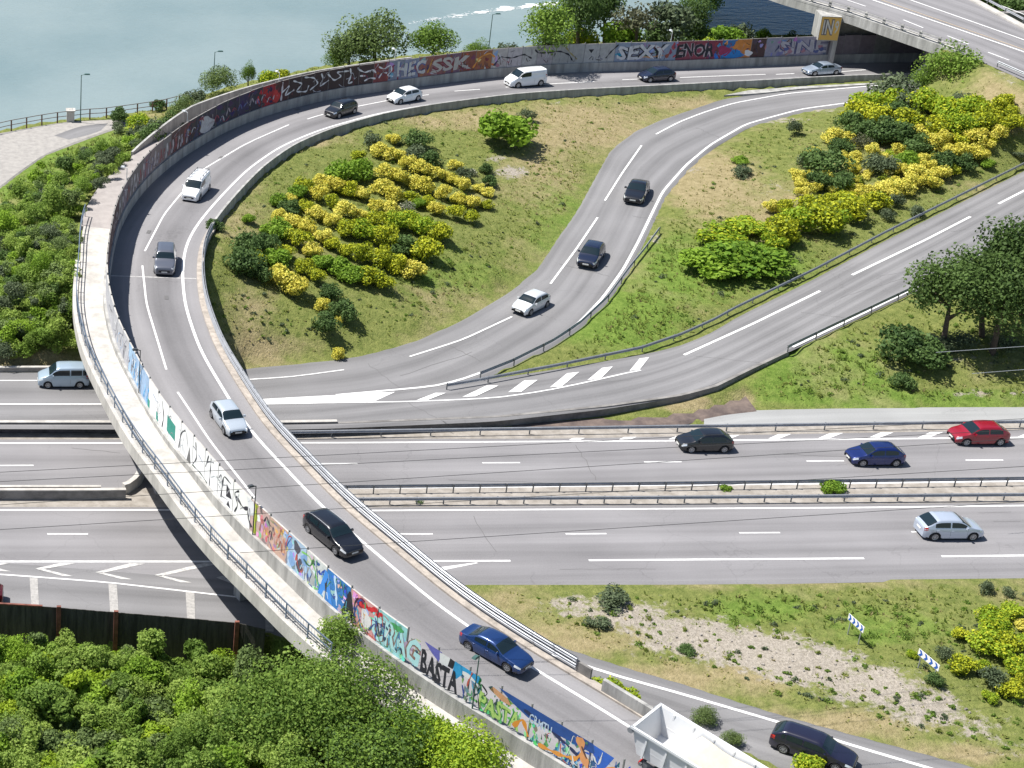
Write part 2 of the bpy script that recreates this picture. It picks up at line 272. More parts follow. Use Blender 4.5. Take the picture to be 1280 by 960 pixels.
# median and verge strips
med, v = xroad('median_strip', [(-400, 611), (0, 611), (420, 613), (1280, 604), (2500, 588)], [(-400, 632), (0, 632), (430, 633), (1280, 627), (2500, 613)], 0., .06, 'verge', 80); FOOT.append((v, 0, .12))
vrg, v = xroad('upper_verge', [(-400, 539), (0, 539), (420, 539), (700, 537), (880, 533), (1280, 526), (2500, 508)], [(-400, 548), (0, 548), (700, 547), (1280, 536), (2500, 518)], 0., .05, 'verge', 80); FOOT.append((v, 0, .12))
# quay
qA = [(-160, 190), (0, 167), (50, 157.5), (87, 152), (137, 150), (165, 148)]; qB = [(-160, 320), (0, 233), (23, 215), (53, 194), (85, 180.5), (124, 166), (165, 152)]
quay, v = xroad('quay_path', qA, qB, 2., 0., 'quay', 50); FOOT.append((v, 0, .12))
qp, v = xroad('quay_patch', [(68, 169.5), (100, 157.5), (135, 154)], [(86, 174.5), (110, 169), (126, 163)], 2., .006, 'slip', 12)
# overpass deck top
def zo(x): return float(np.interp(x, [900, 1065, 1280, 1500], [10.9, 10.8, 10.0, 9.2]))
opA = pix([(820, -75), (900, -33), (984, -5), (1065, 18), (1186, 60), (1223, 73), (1280, 98), (1500, 195), (1900, 372)], zo); opB = pix([(900, -175), (1000, -115), (1100, -62), (1213, -4), (1280, 32), (1330, 60), (1420, 110), (1620, 200), (2050, 392)], lambda x: zo(x - 120))

# ------------------------------------------------------------------ terrain
X0, X1, Y0, Y1, DG = -24., 142., 78., 292., .8
gx = np.arange(X0, X1 + .01, DG); gy = np.arange(Y0, Y1 + .01, DG); NX, NY = len(gx), len(gy)
T = np.full((NY, NX), np.nan); S_ = np.zeros((NY, NX)); PRI = np.zeros((NY, NX))
def setp(x, y, z, pri=1):
    i = int(round((y - Y0) / DG)); j = int(round((x - X0) / DG))
    if 0 <= i < NY and 0 <= j < NX:
        if PRI[i, j] < pri or (PRI[i, j] == pri and z < T[i, j]): T[i, j] = z; PRI[i, j] = pri
def setline(pts, z=None, pri=1):
    for q in resample(pts, .5): setp(q[0], q[1], q[2] if z is None else z, pri)
ey = [(-300, 205), (-40, 171), (14, 160), (50, 154), (109, 146.5), (165, 141), (200, 135), (240, 124), (275, 111), (330, 97), (400, 82), (470, 72), (560, 64), (640, 58), (760, 50), (880, 48), (985, 42.5), (1040, 41), (1100, -20), (1200, -120)]
EL = np.array([P(a, b, 1.8) for a, b in ey]); TL_ = EL.copy(); EL[:, 1] += 5.
for i in range(NY):
    for j in range(NX):
        e = np.interp(gx[j], EL[:, 0], EL[:, 1])
        if gy[i] > e + 1.2 and not (gx[j] > 108 and gy[i] < 300 and False): T[i, j] = -5.5; PRI[i, j] = 9
        
for q in resample(TL_, .5): setp(q[0], q[1], 1.7, 2)
for v, _, d in FOOT:
    v = np.asarray(v)
    # densify
    k = len(v)
    pass
def rasterfoot(A, B, n, m, d, pri=5, edge=1.0, edrop=.012):
    A = resample(A, n=n); B = resample(B, n=n)
    for i in range(n):
        w_ = np.linalg.norm(A[i, :2] - B[i, :2]); ex = edge / max(w_, .1); mm = max(3, int((w_ + 2 * edge) / .5))
        for t in np.linspace(-ex, 1 + ex, mm):
            q = A[i] * (1 - t) + B[i] * t; inside = -.02 < t < 1.02
            qz = (A[i, 2] if t < 0 else B[i, 2] if t > 1 else q[2])
            setp(q[0], q[1], qz - (d if inside else edrop), pri if inside else pri - 1)
def rr(top, bot, z=0., **k): rasterfoot(pix(top, z), pix(bot, z), 500, 0, .14, **k)
rasterfoot(loopA, loopB, 700, 0, .14); rasterfoot(slipA, slipB, 600, 0, .14, edge=.8)
rr([(-400, 539), (0, 539), (420, 539), (700, 537), (880, 533), (1280, 526), (2500, 508)], [(-400, 703), (0, 703), (300, 727), (561, 727), (850, 726.5), (1280, 718.5), (2500, 703)], edge=.6)
rr([(880, 524), (925, 514), (1060, 511), (1280, 510), (2500, 497)], [(880, 533), (925, 532), (1060, 530), (1280, 526), (2500, 508)], edge=.6)
rr(exitA, exitB, edge=.8); rr(qA, qB, 2.); rr(*rr_dirt, .06, edge=.2)
rasterfoot(opA[4:], opB[4:], 500, 0, .5, pri=2)
rasterfoot(opA[5:], opB[5:], 300, 0, .12, pri=6, edge=1.6, edrop=.25)
for i in range(NC):                                          # ground under and beside the ramp
    if i < iB0 or i > iB1:
        for d in np.arange(-1.0, WOUT[i] + 1.2, .5):
            q = C[i, :2] + NR[i] * d
            inside = -.4 < d < WOUT[i] - .3
            if i > iB1 and not inside: continue
            setp(q[0], q[1], C[i, 2] - (.5 if inside else .75), 4)
        if i < iB0:
            q = C[i, :2] - NR[i] * 1.6; setp(q[0], q[1], C[i, 2] - .12, 3); q = C[i, :2] - NR[i] * 2.3; setp(q[0], q[1], C[i, 2] - .25, 3)
for a in [(262, 366, 5.2), (270, 395, 4.2), (280, 425, 3.0), (290, 446, 2.0), (300, 458, 1.05), (300, 520, 0), (30, 460, 1.0), (80, 458, 1.0), (10, 445, 1.6), (60, 440, 2.0), (85, 440, 2.4), (40, 400, 3.4), (0, 400, 3.2), (0, 330, 3.6), (60, 330, 4.6), (85, 350, 5.0), (80, 300, 5.3), (40, 260, 4.2), (20, 250, 3.0), (100, 200, 3.2), (150, 175, 3.0), (180, 165, 3.0), (230, 145, 2.6), (300, 125, 2.4),
          (500, 470, 3), (560, 300, 3.6), (480, 350, 3.4), (400, 400, 3.0), (450, 250, 4.4), (600, 200, 4.2), (700, 170, 4.0), (350, 300, 4.8), (330, 400, 3.4), (420, 430, 1.4), (520, 400, 1.9), (620, 340, 2.4),
          (900, 260, 3.2), (1000, 220, 3.9), (1100, 200, 4.6), (1200, 170, 6.0), (1250, 170, 6.2), (1000, 300, 3.0), (880, 340, 2.5), (820, 380, 2.1), (780, 410, 1.8), (1150, 130, 5.2), (1160, 250, 4.4), (1230, 120, 8.0), (1260, 120, 8.6), (1200, 105, 7.2), (1155, 105, 5.0),
          (1000, 455, 1.3), (1100, 440, 2.0), (1200, 440, 2.1), (1250, 400, 2.9), (1000, 490, .6), (1150, 490, .8), (1270, 490, .8), (900, 503, .35), (860, 508, .15), (800, 522, .1), (950, 507, .2), (700, 530, .05), (750, 524, .05),
          (800, 770, .3), (1000, 800, .5), (1150, 850, .6), (1250, 800, .8), (1250, 900, .3), (700, 780, .1), (1000, 860, .3),
          (-40, 800, -2.6), (40, 806, -2.6), (90, 812, -2.6), (144, 818, -2.6), (200, 822, -2.6), (250, 828, -2.6), (300, 835, -2.6), (0, 830, -2.5), (100, 830, -2.5), (200, 840, -2.5), (300, 850, -2.5), (380, 830, -1.5), (0, 900, -2.5), (0, 1000, -2.5), (200, 950, -2.5), (300, 1000, -2.5), (420, 930, -2), (480, 1000, -2)]:
    q = P(*a); setp(q[0], q[1], q[2], 3)
_f = np.array([P(a, b, 0)[:2] for a, b in ((-200, 745), (-60, 762), (0, 765), (73, 769), (144, 775), (220, 781), (294, 788), (350, 800))])
for i in range(NY):
    for j in range(NX):
        if gx[j] < _f[-1, 0]:
            e = np.interp(gx[j], _f[:, 0], _f[:, 1]) - .5
            if e - 6 < gy[i] < e + .45: T[i, j] = -2.6; PRI[i, j] = 4.5
_w = resample(np.array([P(*a) for a in ((330, 541.5, 0), (420, 540, 0.05), (621, 531.5, 0.1), (756, 517.5, .15), (850, 500.5, .5), (894, 487.5, .75), (934, 467, 1.0), (984, 442.5, 1.35))]), .4)
for q in _w:
    i0 = int((q[1] - Y0) / DG); j0 = int((q[0] - X0) / DG)
    for i in range(i0 - 1, i0 + 4):
        for j in range(j0 - 2, j0 + 4):
            if math.hypot(gx[j] - q[0], gy[i] - q[1]) < 1.25: T[i, j] = q[2] - .12; PRI[i, j] = 6
K = ~np.isnan(T)
# multigrid style fill
def fill(T, K):
    z = np.where(K, T, np.nanmean(T[K])); lv = []
    for st in (16, 8, 4, 2, 1):
        a = z[::st, ::st].copy(); k = np.zeros(a.shape, bool); v = a.copy()
        if st > 1:
            s_ = np.zeros(a.shape); c_ = np.zeros(a.shape); ii, jj = np.nonzero(K)
            I = np.minimum((ii + st // 2) // st, a.shape[0] - 1); J = np.minimum((jj + st // 2) // st, a.shape[1] - 1)
            np.add.at(s_, (I, J), T[ii, jj]); np.add.at(c_, (I, J), 1); k = c_ > 0; v[k] = s_[k] / c_[k]
        else: k = K; v = np.where(K, T, a)
        for _ in range(400):
            p = np.pad(v, 1, mode='edge'); q = .25 * (p[:-2, 1:-1] + p[2:, 1:-1] + p[1:-1, :-2] + p[1:-1, 2:]); v = np.where(k, v, q)
        if st > 1:
            yy = np.arange(NY) / st; xx = np.arange(NX) / st
            y0 = np.minimum(yy.astype(int), v.shape[0] - 1); x0 = np.minimum(xx.astype(int), v.shape[1] - 1); y1 = np.minimum(y0 + 1, v.shape[0] - 1); x1 = np.minimum(x0 + 1, v.shape[1] - 1)
            fy = (yy - y0)[:, None]; fx = (xx - x0)[None]
            up = v[y0][:, x0] * (1 - fy) * (1 - fx) + v[y1][:, x0] * fy * (1 - fx) + v[y0][:, x1] * (1 - fy) * fx + v[y1][:, x1] * fy * fx
            z = np.where(K, T, up)
        else: z = v
    return z
TZ = fill(T, K)
TZ = np.where(PRI >= 4, TZ, TZ + RNG.normal(0, .035, TZ.shape))
def terr(x, y):
    fx = min(max((x - X0) / DG, 0), NX - 1.001); fy = min(max((y - Y0) / DG, 0), NY - 1.001); j = int(fx); i = int(fy); a = fx - j; b = fy - i
    return TZ[i, j] * (1 - a) * (1 - b) + TZ[i, j + 1] * a * (1 - b) + TZ[i + 1, j] * (1 - a) * b + TZ[i + 1, j + 1] * a * b
def ground(px, py, up=0.):                                   # world point on the terrain seen at a pixel (up = height of the seen point above it)
    z = 3.
    for _ in range(14):
        p = P(px, py, z + up); z = .4 * z + .6 * terr(p[0], p[1])
    return np.array((p[0], p[1], z))
GX, GY = np.meshgrid(gx, gy)
V = np.stack([GX, GY, TZ], -1).reshape(-1, 3)
I = np.arange(NX * NY).reshape(NY, NX); Fq = np.stack([I[:-1, :-1], I[:-1, 1:], I[1:, 1:], I[1:, :-1]], -1).reshape(-1, 4)
def npmesh(name, V, Fq, mats, mi=None, smooth=False, attrs=None):
    me = bpy.data.meshes.new(name); k = Fq.shape[1]; me.vertices.add(len(V)); me.vertices.foreach_set('co', np.asarray(V, np.float32).ravel())
    me.loops.add(Fq.size); me.loops.foreach_set('vertex_index', Fq.astype(np.int32).ravel()); me.polygons.add(len(Fq))
    me.polygons.foreach_set('loop_start', np.arange(0, Fq.size, k, dtype=np.int32))
    for m in mats: me.materials.append(m)
    if mi is not None: me.polygons.foreach_set('material_index', mi.astype(np.int32))
    me.polygons.foreach_set('use_smooth', np.full(len(Fq), smooth))
    for nm, (dom, typ, dat) in (attrs or {}).items():
        a = me.attributes.new(nm, typ, dom); a.data.foreach_set('value' if typ == 'FLOAT' else 'color', np.asarray(dat, np.float32).ravel())
    me.update(calc_edges=True); me.validate(); return me
Zp = V[:, 2] - H; ff = V[:, 1] * math.cos(TH) - Zp * math.sin(TH); uu = V[:, 1] * math.sin(TH) + Zp * math.cos(TH); PXg = PPX + F * V[:, 0] / ff; PYg = PPY - F * uu / ff
def splat(lst):
    a = np.zeros(len(V))
    for (x, y, rx, ry, s) in lst: a = np.maximum(a, s * np.exp(-(((PXg - x) / rx) ** 2 + ((PYg - y) / ry) ** 2) ** 1.5))
    return a
gravel = splat([(720, 757, 45, 16, .8), (790, 770, 60, 20, .9), (860, 795, 80, 26, 1), (940, 812, 90, 26, 1.1), (1010, 832, 80, 26, 1.1), (1090, 858, 70, 28, 1), (1160, 885, 60, 28, .9), (1225, 912, 50, 22, .6), (1262, 935, 34, 14, .5), (640, 215, 26, 9, .85), (620, 198, 15, 6, .6), (690, 128, 10, 5, .5), (950, 150, 70, 5, .7), (1010, 137, 50, 4, .7), (870, 212, 14, 5, .6), (1210, 450, 50, 10, .4), (1150, 425, 10, 8, .3), (1240, 435, 40, 10, .4), (1260, 95, 25, 12, .4), (840, 540, 200, 6, .4), (1240, 493, 60, 4, .8), (970, 232, 40, 22, .25), (820, 300, 10, 12, .5)])
dry = splat([(640, 150, 200, 18, .7), (730, 160, 120, 40, .8), (680, 210, 60, 60, .6), (880, 150, 90, 20, .5), (890, 230, 70, 50, .9), (960, 260, 70, 40, .7), (850, 130, 60, 10, .8), (300, 270, 40, 60, .4), (330, 440, 70, 26, .8), (310, 400, 40, 50, .6), (1250, 130, 50, 40, .9), (700, 800, 130, 26, .8), (640, 750, 60, 20, .6), (860, 850, 160, 24, .8), (1040, 905, 160, 22, .8), (1180, 945, 100, 16, .8), (50, 450, 90, 14, .9), (360, 170, 80, 20, .8), (1000, 730, 300, 8, .5), (1100, 200, 120, 60, .4), (930, 500, 30, 14, .6), (860, 505, 40, 12, .9), (560, 380, 100, 30, .4), (220, 140, 60, 20, .4), (1230, 240, 60, 20, .4)])
lush = splat([(780, 400, 90, 50, .9), (850, 340, 90, 50, .8), (700, 300, 60, 90, .5), (1020, 460, 120, 45, .9), (1130, 500, 180, 12, 1), (950, 330, 80, 40, .7), (560, 340, 90, 40, .5), (950, 760, 90, 25, .7), (1100, 780, 100, 30, .6), (60, 200, 60, 30, .9), (20, 235, 30, 20, 1), (130, 190, 60, 40, .7), (150, 870, 400, 90, 1), (60, 340, 70, 80, .8), (1240, 500, 80, 14, .8)])
col = np.stack([gravel, dry, lush, np.ones(len(V))], 1)
def ground_mat():
    m = bpy.data.materials.new('meadow_ground'); m.use_nodes = True; nt = m.node_tree; L = nt.links.new; b = nt.nodes['Principled BSDF']; b.inputs['Roughness'].default_value = .95; b.inputs['Specular IOR Level'].default_value = .1
    tc = N(nt, 'ShaderNodeTexCoord'); at = N(nt, 'ShaderNodeAttribute'); at.attribute_name = 'zone'; sp = N(nt, 'ShaderNodeSeparateColor'); L(at.outputs['Color'], sp.inputs[0])
    def noise(s, d=6, r=.65):
        n = N(nt, 'ShaderNodeTexNoise'); n.inputs['Scale'].default_value = s; n.inputs['Detail'].default_value = d; n.inputs['Roughness'].default_value = r; L(tc.outputs['Object'], n.inputs[0]); return n.outputs[0]
    def ramp(x, a, b_, ca=(0, 0, 0), cb=(1, 1, 1)):
        c = N(nt, 'ShaderNodeValToRGB'); c.color_ramp.elements[0].position = a; c.color_ramp.elements[1].position = b_; c.color_ramp.elements[0].color = (*ca, 1); c.color_ramp.elements[1].color = (*cb, 1); L(x, c.inputs[0]); return c.outputs[0]
    def mix(f, a, b_):
        x = N(nt, 'ShaderNodeMix', data_type='RGBA'); L(f, x.inputs[0]); L(a, x.inputs[6]); L(b_, x.inputs[7]); return x.outputs[2]
    def ma(op, a, b_):
        x = N(nt, 'ShaderNodeMath', operation=op)
        for k, q in enumerate((a, b_)):
            if isinstance(q, (int, float)): x.inputs[k].default_value = q
            else: L(q, x.inputs[k])
        return x.outputs[0]
    n1 = noise(.35, 8); n2 = noise(1.6, 8, .7); n3 = noise(5, 5); n4 = noise(.09, 4); n5 = noise(1.1, 8, .75)
    base = ramp(n2, .32, .68, (.10, .13, .032), (.225, .24, .075)); dryc = ramp(n2, .3, .7, (.21, .175, .085), (.38, .315, .18)); lushc = ramp(n2, .3, .7, (.075, .135, .02), (.19, .265, .055)); gr = ramp(n3, .3, .7, (.24, .21, .17), (.45, .405, .345))
    def th(z, n, a, b_, bias):   # zone value pushed through noise
        return ramp(ma('ADD', ma('MULTIPLY', z, 1.), ma('MULTIPLY', ma('SUBTRACT', n, .5), bias)), a, b_)
    c = mix(th(sp.outputs[1], n1, .2, .75, 1.6), base, dryc); c = mix(th(sp.outputs[2], n1, .25, .7, -1.3), c, lushc); c = mix(th(sp.outputs[0], n5, .42, .72, 2.6), c, gr)
    spots = ramp(n4, .58, .7); c = mix(ma('MULTIPLY', spots, .5), c, dryc); L(c, b.inputs['Base Color'])
    bp = N(nt, 'ShaderNodeBump'); bp.inputs['Strength'].default_value = .8; bp.inputs['Distance'].default_value = .25; L(n3, bp.inputs['Height']); L(bp.outputs[0], b.inputs['Normal']); return m
M['ground'] = ground_mat()
g = link('ground', npmesh('ground', V, Fq, [M['ground']], smooth=True, attrs={'zone': ('POINT', 'FLOAT_COLOR', col)})); tag(g, kind='structure')
mb = MB(); mb.add([(-2500, -1500, -9), (3000, -1500, -9), (3000, 3500, -9), (-2500, 3500, -9)], [(0, 1, 2, 3)])
for a in [(-2500, X0, -600, EL[0, 1], -.3), (X1, 3000, -600, Y1, -.3)]: mb.add([(a[0], a[2], a[4]), (a[1], a[2], a[4]), (a[1], a[3], a[4]), (a[0], a[3], a[4])], [(0, 1, 2, 3)])
mb.add([(X0, -600, -2.6), (X1, -600, -2.6), (X1, Y0, -2.6), (X0, Y0, -2.6)], [(0, 1, 2, 3)])
tag(mb.build('far_ground', M['ground']), kind='structure')
# river
def water_mat():
    m = bpy.data.materials.new('river_water'); m.use_nodes = True; nt = m.node_tree; L = nt.links.new; b = nt.nodes['Principled BSDF']; b.inputs['Roughness'].default_value = .2; b.inputs['IOR'].default_value = 1.33; b.inputs['Specular IOR Level'].default_value = .22
    tc = N(nt, 'ShaderNodeTexCoord'); at = N(nt, 'ShaderNodeAttribute'); at.attribute_name = 'deep'
    n = N(nt, 'ShaderNodeTexNoise'); n.inputs['Scale'].default_value = .035; n.inputs['Detail'].default_value = 5; L(tc.outputs['Object'], n.inputs[0])
    cr = N(nt, 'ShaderNodeValToRGB'); cr.color_ramp.elements[0].position = .35; cr.color_ramp.elements[0].color = (.155, .215, .225, 1); cr.color_ramp.elements[1].position = .65; cr.color_ramp.elements[1].color = (.21, .265, .27, 1); L(n.outputs[0], cr.inputs[0])
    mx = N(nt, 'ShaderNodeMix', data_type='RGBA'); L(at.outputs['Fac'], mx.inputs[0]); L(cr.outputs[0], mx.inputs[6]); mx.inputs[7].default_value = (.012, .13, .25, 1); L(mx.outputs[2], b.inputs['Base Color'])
    mp = N(nt, 'ShaderNodeMapping'); mp.inputs['Scale'].default_value = (.55, 1.3, 1); mp.inputs['Rotation'].default_value = (0, 0, .3); L(tc.outputs['Object'], mp.inputs[0])
    n2 = N(nt, 'ShaderNodeTexNoise'); n2.inputs['Scale'].default_value = .9; n2.inputs['Detail'].default_value = 5; L(mp.outputs[0], n2.inputs[0])
    bp = N(nt, 'ShaderNodeBump'); bp.inputs['Strength'].default_value = .5; bp.inputs['Distance'].default_value = .25; L(n2.outputs[0], bp.inputs['Height']); L(bp.outputs[0], b.inputs['Normal']); return m
wx = np.concatenate([[-2400, -600, -100], np.arange(-40, 180, 3.), [300, 900, 2900]]); wy = np.concatenate([[150, 180], np.arange(186, 340, 3.), [500, 1000, 3400]])
WX, WY = np.meshgrid(wx, wy); WV = np.stack([WX, WY, np.full(WX.shape, -3.)], -1).reshape(-1, 3); n0 = len(wx); Iw = np.arange(WX.size).reshape(WX.shape)
Fw = np.stack([Iw[:-1, :-1], Iw[:-1, 1:], Iw[1:, 1:], Iw[1:, :-1]], -1).reshape(-1, 4)
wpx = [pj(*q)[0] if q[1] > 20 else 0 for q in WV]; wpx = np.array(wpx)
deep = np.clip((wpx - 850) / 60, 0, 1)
tag(link('river', npmesh('river', WV, Fw, [water_mat()], smooth=True, attrs={'deep': ('POINT', 'FLOAT', deep)})), kind='structure')

# ------------------------------------------------------------------ ramp and its bridge
def clamped_sweep(mb, d0, d1, h, i0, i1, **k): pass
mb = MB(); m = 10; vs = []; uv = []; s_ = np.arange(NC)
for i in range(NC):
    for j in range(m + 1):
        d = -1.25 + (WD[i] + 1.25) * j / m; vs.append((C[i, 0] + NR[i, 0] * d, C[i, 1] + NR[i, 1] * d, C[i, 2])); uv.append((d, float(i)))
mb.add(vs, [(i * (m + 1) + j, i * (m + 1) + j + 1, (i + 1) * (m + 1) + j + 1, (i + 1) * (m + 1) + j) for i in range(NC - 1) for j in range(m)], 0, uv)
ramp_o = mb.build('curved_ramp_road', M['ramp']); tag(ramp_o, kind='structure')
wall_t = .28
def pth(d, z=None, dz=0., i0=0, i1=NC):
    return off(d, dz, i0, i1, z)
def slab(mb, dA, dB, zt, zb, i0, i1, mi=0):                  # closed ribbon between two lateral offsets, arrays of z
    vs = []; n = i1 - i0
    for i in range(i0, i1):
        for d, z in ((dA[i], zb[i]), (dB[i], zb[i]), (dB[i], zt[i]), (dA[i], zt[i])): vs.append((C[i, 0] + NR[i, 0] * d, C[i, 1] + NR[i, 1] * d, z))
    fs = [(i * 4 + j, i * 4 + (j + 1) % 4, i * 4 + 4 + (j + 1) % 4, i * 4 + 4 + j) for i in range(n - 1) for j in range(4)] + [(3, 2, 1, 0), tuple(n * 4 - 4 + k for k in range(4))]
    mb.add(vs, fs, mi)
ar = lambda x: np.full(NC, float(x)) if np.ndim(x) == 0 else np.asarray(x, float)
CZ = C[:, 2]
br = empty('flyover_bridge', tuple(C[(iB0 + iB1) // 2] * (1, 1, 0)), 0, 'curved concrete flyover carrying the ramp and its walkway over the highway', 'bridge')
def bp_(mb, name, m_):
    o = mb.build(name, m_); o.parent = br; o.matrix_parent_inverse = Matrix.Translation(-Vector(br.location)); recalc(o); return o
mb = MB(); slab(mb, ar(-1.9), WD + .25, CZ - .05, CZ - 1.0, iB0 - 2, iB1 + 3); slab(mb, ar(.6), WD - .8, CZ - 1.0, CZ - 1.6, iB0 - 2, iB1 + 3); bp_(mb, 'deck', M['conc'])
iWA = ist(236, 300); mb = MB(); slab(mb, WD + .25, WOUT - .25, WZ - .02, WZ - .45, iWA, NC); bp_(mb, 'walkway_slab', M['concl'])
mb = MB(); slab(mb, WD + .25, WOUT + .1, WZ - .02, WZ - .45, iW0, iWA + 1); o = recalc(mb.build('walkway_path', M['walk'])); tag(o, kind='structure')
mb = MB(); slab(mb, WOUT - .25, WOUT + .2, WZ + .12, WZ - .95, iB0 - 3, iB1 + 14); bp_(mb, 'edge_beam', M['concl'])
mb = MB(); slab(mb, ar(-1.9), ar(-1.25), CZ + .14, CZ - .05, iB0 - 14, NC); bp_(mb, 'kerb', M['kerb'])
mb = MB(); slab(mb, ar(-1.7), ar(-1.4), CZ - .1, ar(-1.5), 0, iB0 - 1); slab(mb, ar(-1.7), ar(-1.4), CZ - .1, ar(-1.5), iB1 + 2, NC)
slab(mb, WD + .3, WD + .5, CZ - .1, ar(-1.5), 0, iB0 - 1); slab(mb, WOUT - .24, WOUT, WZ - .06, ar(-3), iB1 + 1, NC); bp_(mb, 'retaining_wall', M['conc'])
for (px, py, wdt, dep, zt) in [(197, 632, 5.5, 1.0, 5.2), (168, 566, 4.5, .9, 5.3), (430, 785, 6, 1.0, 4.2), (290, 503, 6, 1.0, 5)]:
    pass
for k, (iy, d0) in enumerate(((ist(252, 442), 4.4), (ist(295, 513), 3.6), (ist(400, 630), 3.6), (ist(520, 735), 3.6))):
    q = C[iy, :2] + NR[iy] * d0; mb = MB(); zt = CZ[iy] - 1.55; zb = -.3
    mb.box((q[0], q[1], (zt + zb) / 2), (5.6, .9, zt - zb), rz=math.atan2(NR[iy, 1], NR[iy, 0])); mb.box((q[0], q[1], zt - .25), (7.2, 1.3, .5), rz=math.atan2(NR[iy, 1], NR[iy, 0]))
    bp_(mb, 'pier', M['concl' if k == 1 else 'conc'])
# abutment faces
for iy in (iB0 - 1, iB1 + 3):
    mb = MB(); a = C[iy, :2] + NR[iy] * -1.7; b = C[iy, :2] + NR[iy] * (WOUT[iy] + .0); mb.sweep(resample([(a[0], a[1], 0), (b[0], b[1], 0)], n=2), [(-.3, -2), (.3, -2), (.3, CZ[iy] - .15), (-.3, CZ[iy] - .15)]); bp_(mb, 'abutment', M['conc'])
mb = MB(); isl = [P(a, b, z) for a, b, z in ((905, 119, 3.75), (935, 113, 3.9), (1000, 108, 4.0), (1090, 103.5, 4.05), (1095, 105, 4.05), (1000, 111, 3.95), (950, 116.5, 3.85))]
mb.add([tuple(q) for q in isl] + [tuple(q - np.array((0, 0, .4))) for q in isl], [tuple(range(7))[::-1]] + [(k, (k + 1) % 7, 7 + (k + 1) % 7, 7 + k) for k in range(7)]); o = recalc(mb.build('traffic_island', M['conc'])); tag(o, kind='structure')
# concrete barrier on the inner side of the far curve
iI = ist(243, 290)
bar = empty('inner_concrete_barrier', C[iI // 2] * (1, 1, 0), 0, 'low pale concrete barrier along the inside of the far curve, blue patch on it', 'barrier')
def bpart(mb, name, m_, root): o = mb.build(name, m_); o.parent = root; o.matrix_parent_inverse = Matrix.Translation(-Vector(root.location)); recalc(o); return o
mb = MB(); vs = []
def barr(i): return [(0, -.3), (0.42, -.3), (.34, .35), (.27, .85), (.12, .85), (.06, .35)]
q = off(-1.62, 0, 0, iI); mb.sweep(q[::1], [(-.22, -1.0), (.22, -1.0), (.17, .25), (.11, .68), (-.11, .68), (-.17, .25)]); bpart(mb, 'barrier_wall', M['conc'], bar)
PAINT = {}
def pm(c, n=None):
    c = tuple(round(x * 40) / 40 if x > .05 else round(x, 2) for x in c); k = c
    if k not in PAINT: PAINT[k] = mat('spray_%d' % len(PAINT), tuple(c), .7, var=.12 if max(c) < .7 else .04, scale=2.2)
    return PAINT[k]
mb = MB()
for x0, x1, c in ((507, 547, 0), (467, 505, 1), (1034, 1052, 2), (840, 1000, 3)):
    a = ist(x1, 131 if x1 < 600 else 97); b = ist(x0, 131 if x0 < 600 else 97); a, b = min(a, b), max(a, b) + 1
    q = off(-1.62, 0, a, b)
    if len(q) > 1: mb.sweep(q, [(-s * 1.0, 0) for s in ()] or [(.232 * (-1 if SGN > 0 else 1) * 1, -.9), (.183 * (-1 if SGN > 0 else 1), .25), (.123 * (-1 if SGN > 0 else 1), .67)], mi=c, closed=False)
bpart(mb, 'painted_patch', [pm((.02, .18, .28)), pm((.22, .33, .30)), pm((.3, .4, .42)), pm((.11, .10, .10))], bar)

# ------------------------------------------------------------------ the long graffiti wall
wall = empty('graffiti_wall', C[iB0] * (1, 1, 0), 0, 'long graffiti covered screen wall between the curved ramp and the walkway', 'wall')
zb = WZ.copy(); mb = MB(); BH = 1.15
iWall1 = NC
slab(mb, WD + .0, WD + .5, CZ + BH, np.minimum(CZ, WZ) - .25, 0, NC); bpart(mb, 'concrete_base', M['conc'], wall)
PHt = 2.4; pw = WD + .22
def wpt(s, h, side, lift=.0):                                # s station (float), h above the panel foot, side 'in' or 'out'
    i = int(min(max(s, 0), NC - 2)); a = s - i; c = C[i] * (1 - a) + C[i + 1] * a; n = NR[i] * (1 - a) + NR[i + 1] * a; n = n / np.linalg.norm(n)
    d = (pw[i] * (1 - a) + pw[i + 1] * a) + (-1 if side == 'in' else 1) * (.06 + lift); return (c[0] + n[0] * d, c[1] + n[1] * d, c[2] + BH + h)
SX = np.array([pj(*wpt(i, 1.2, 'in'))[0] for i in range(NC)]); imin = int(np.argmin(SX))
def s_far(x): return float(np.interp(x, SX[:imin + 1][::-1], np.arange(imin + 1)[::-1]))
def s_near(x): return float(np.interp(x, SX[imin:], np.arange(imin, NC)))
farc = [(1300, (.16, .15, .16)), (1040, (.30, .28, .34)), (972, (.30, .29, .36)), (958, (.07, .045, .04)), (933, (.50, .20, .06)), (918, (.03, .16, .38)), (903, (.10, .07, .08)), (895, (.24, .05, .08)), (838, (.26, .30, .40)), (770, (.38, .37, .38)), (625, (.40, .38, .38)), (612, (.32, .12, .06)), (597, (.20, .06, .05)), (575, (.18, .10, .14)), (555, (.28, .12, .10)), (530, (.24, .26, .34)), (495, (.22, .06, .07)), (470, (.06, .03, .03)), (352, (.34, .02, .03)), (330, (.035, .03, .06)), (236, (.10, .05, .05)), (215, (.20, .16, .17)), (150, (.10, .055, .06)), (100, (.16, .13, .15))]
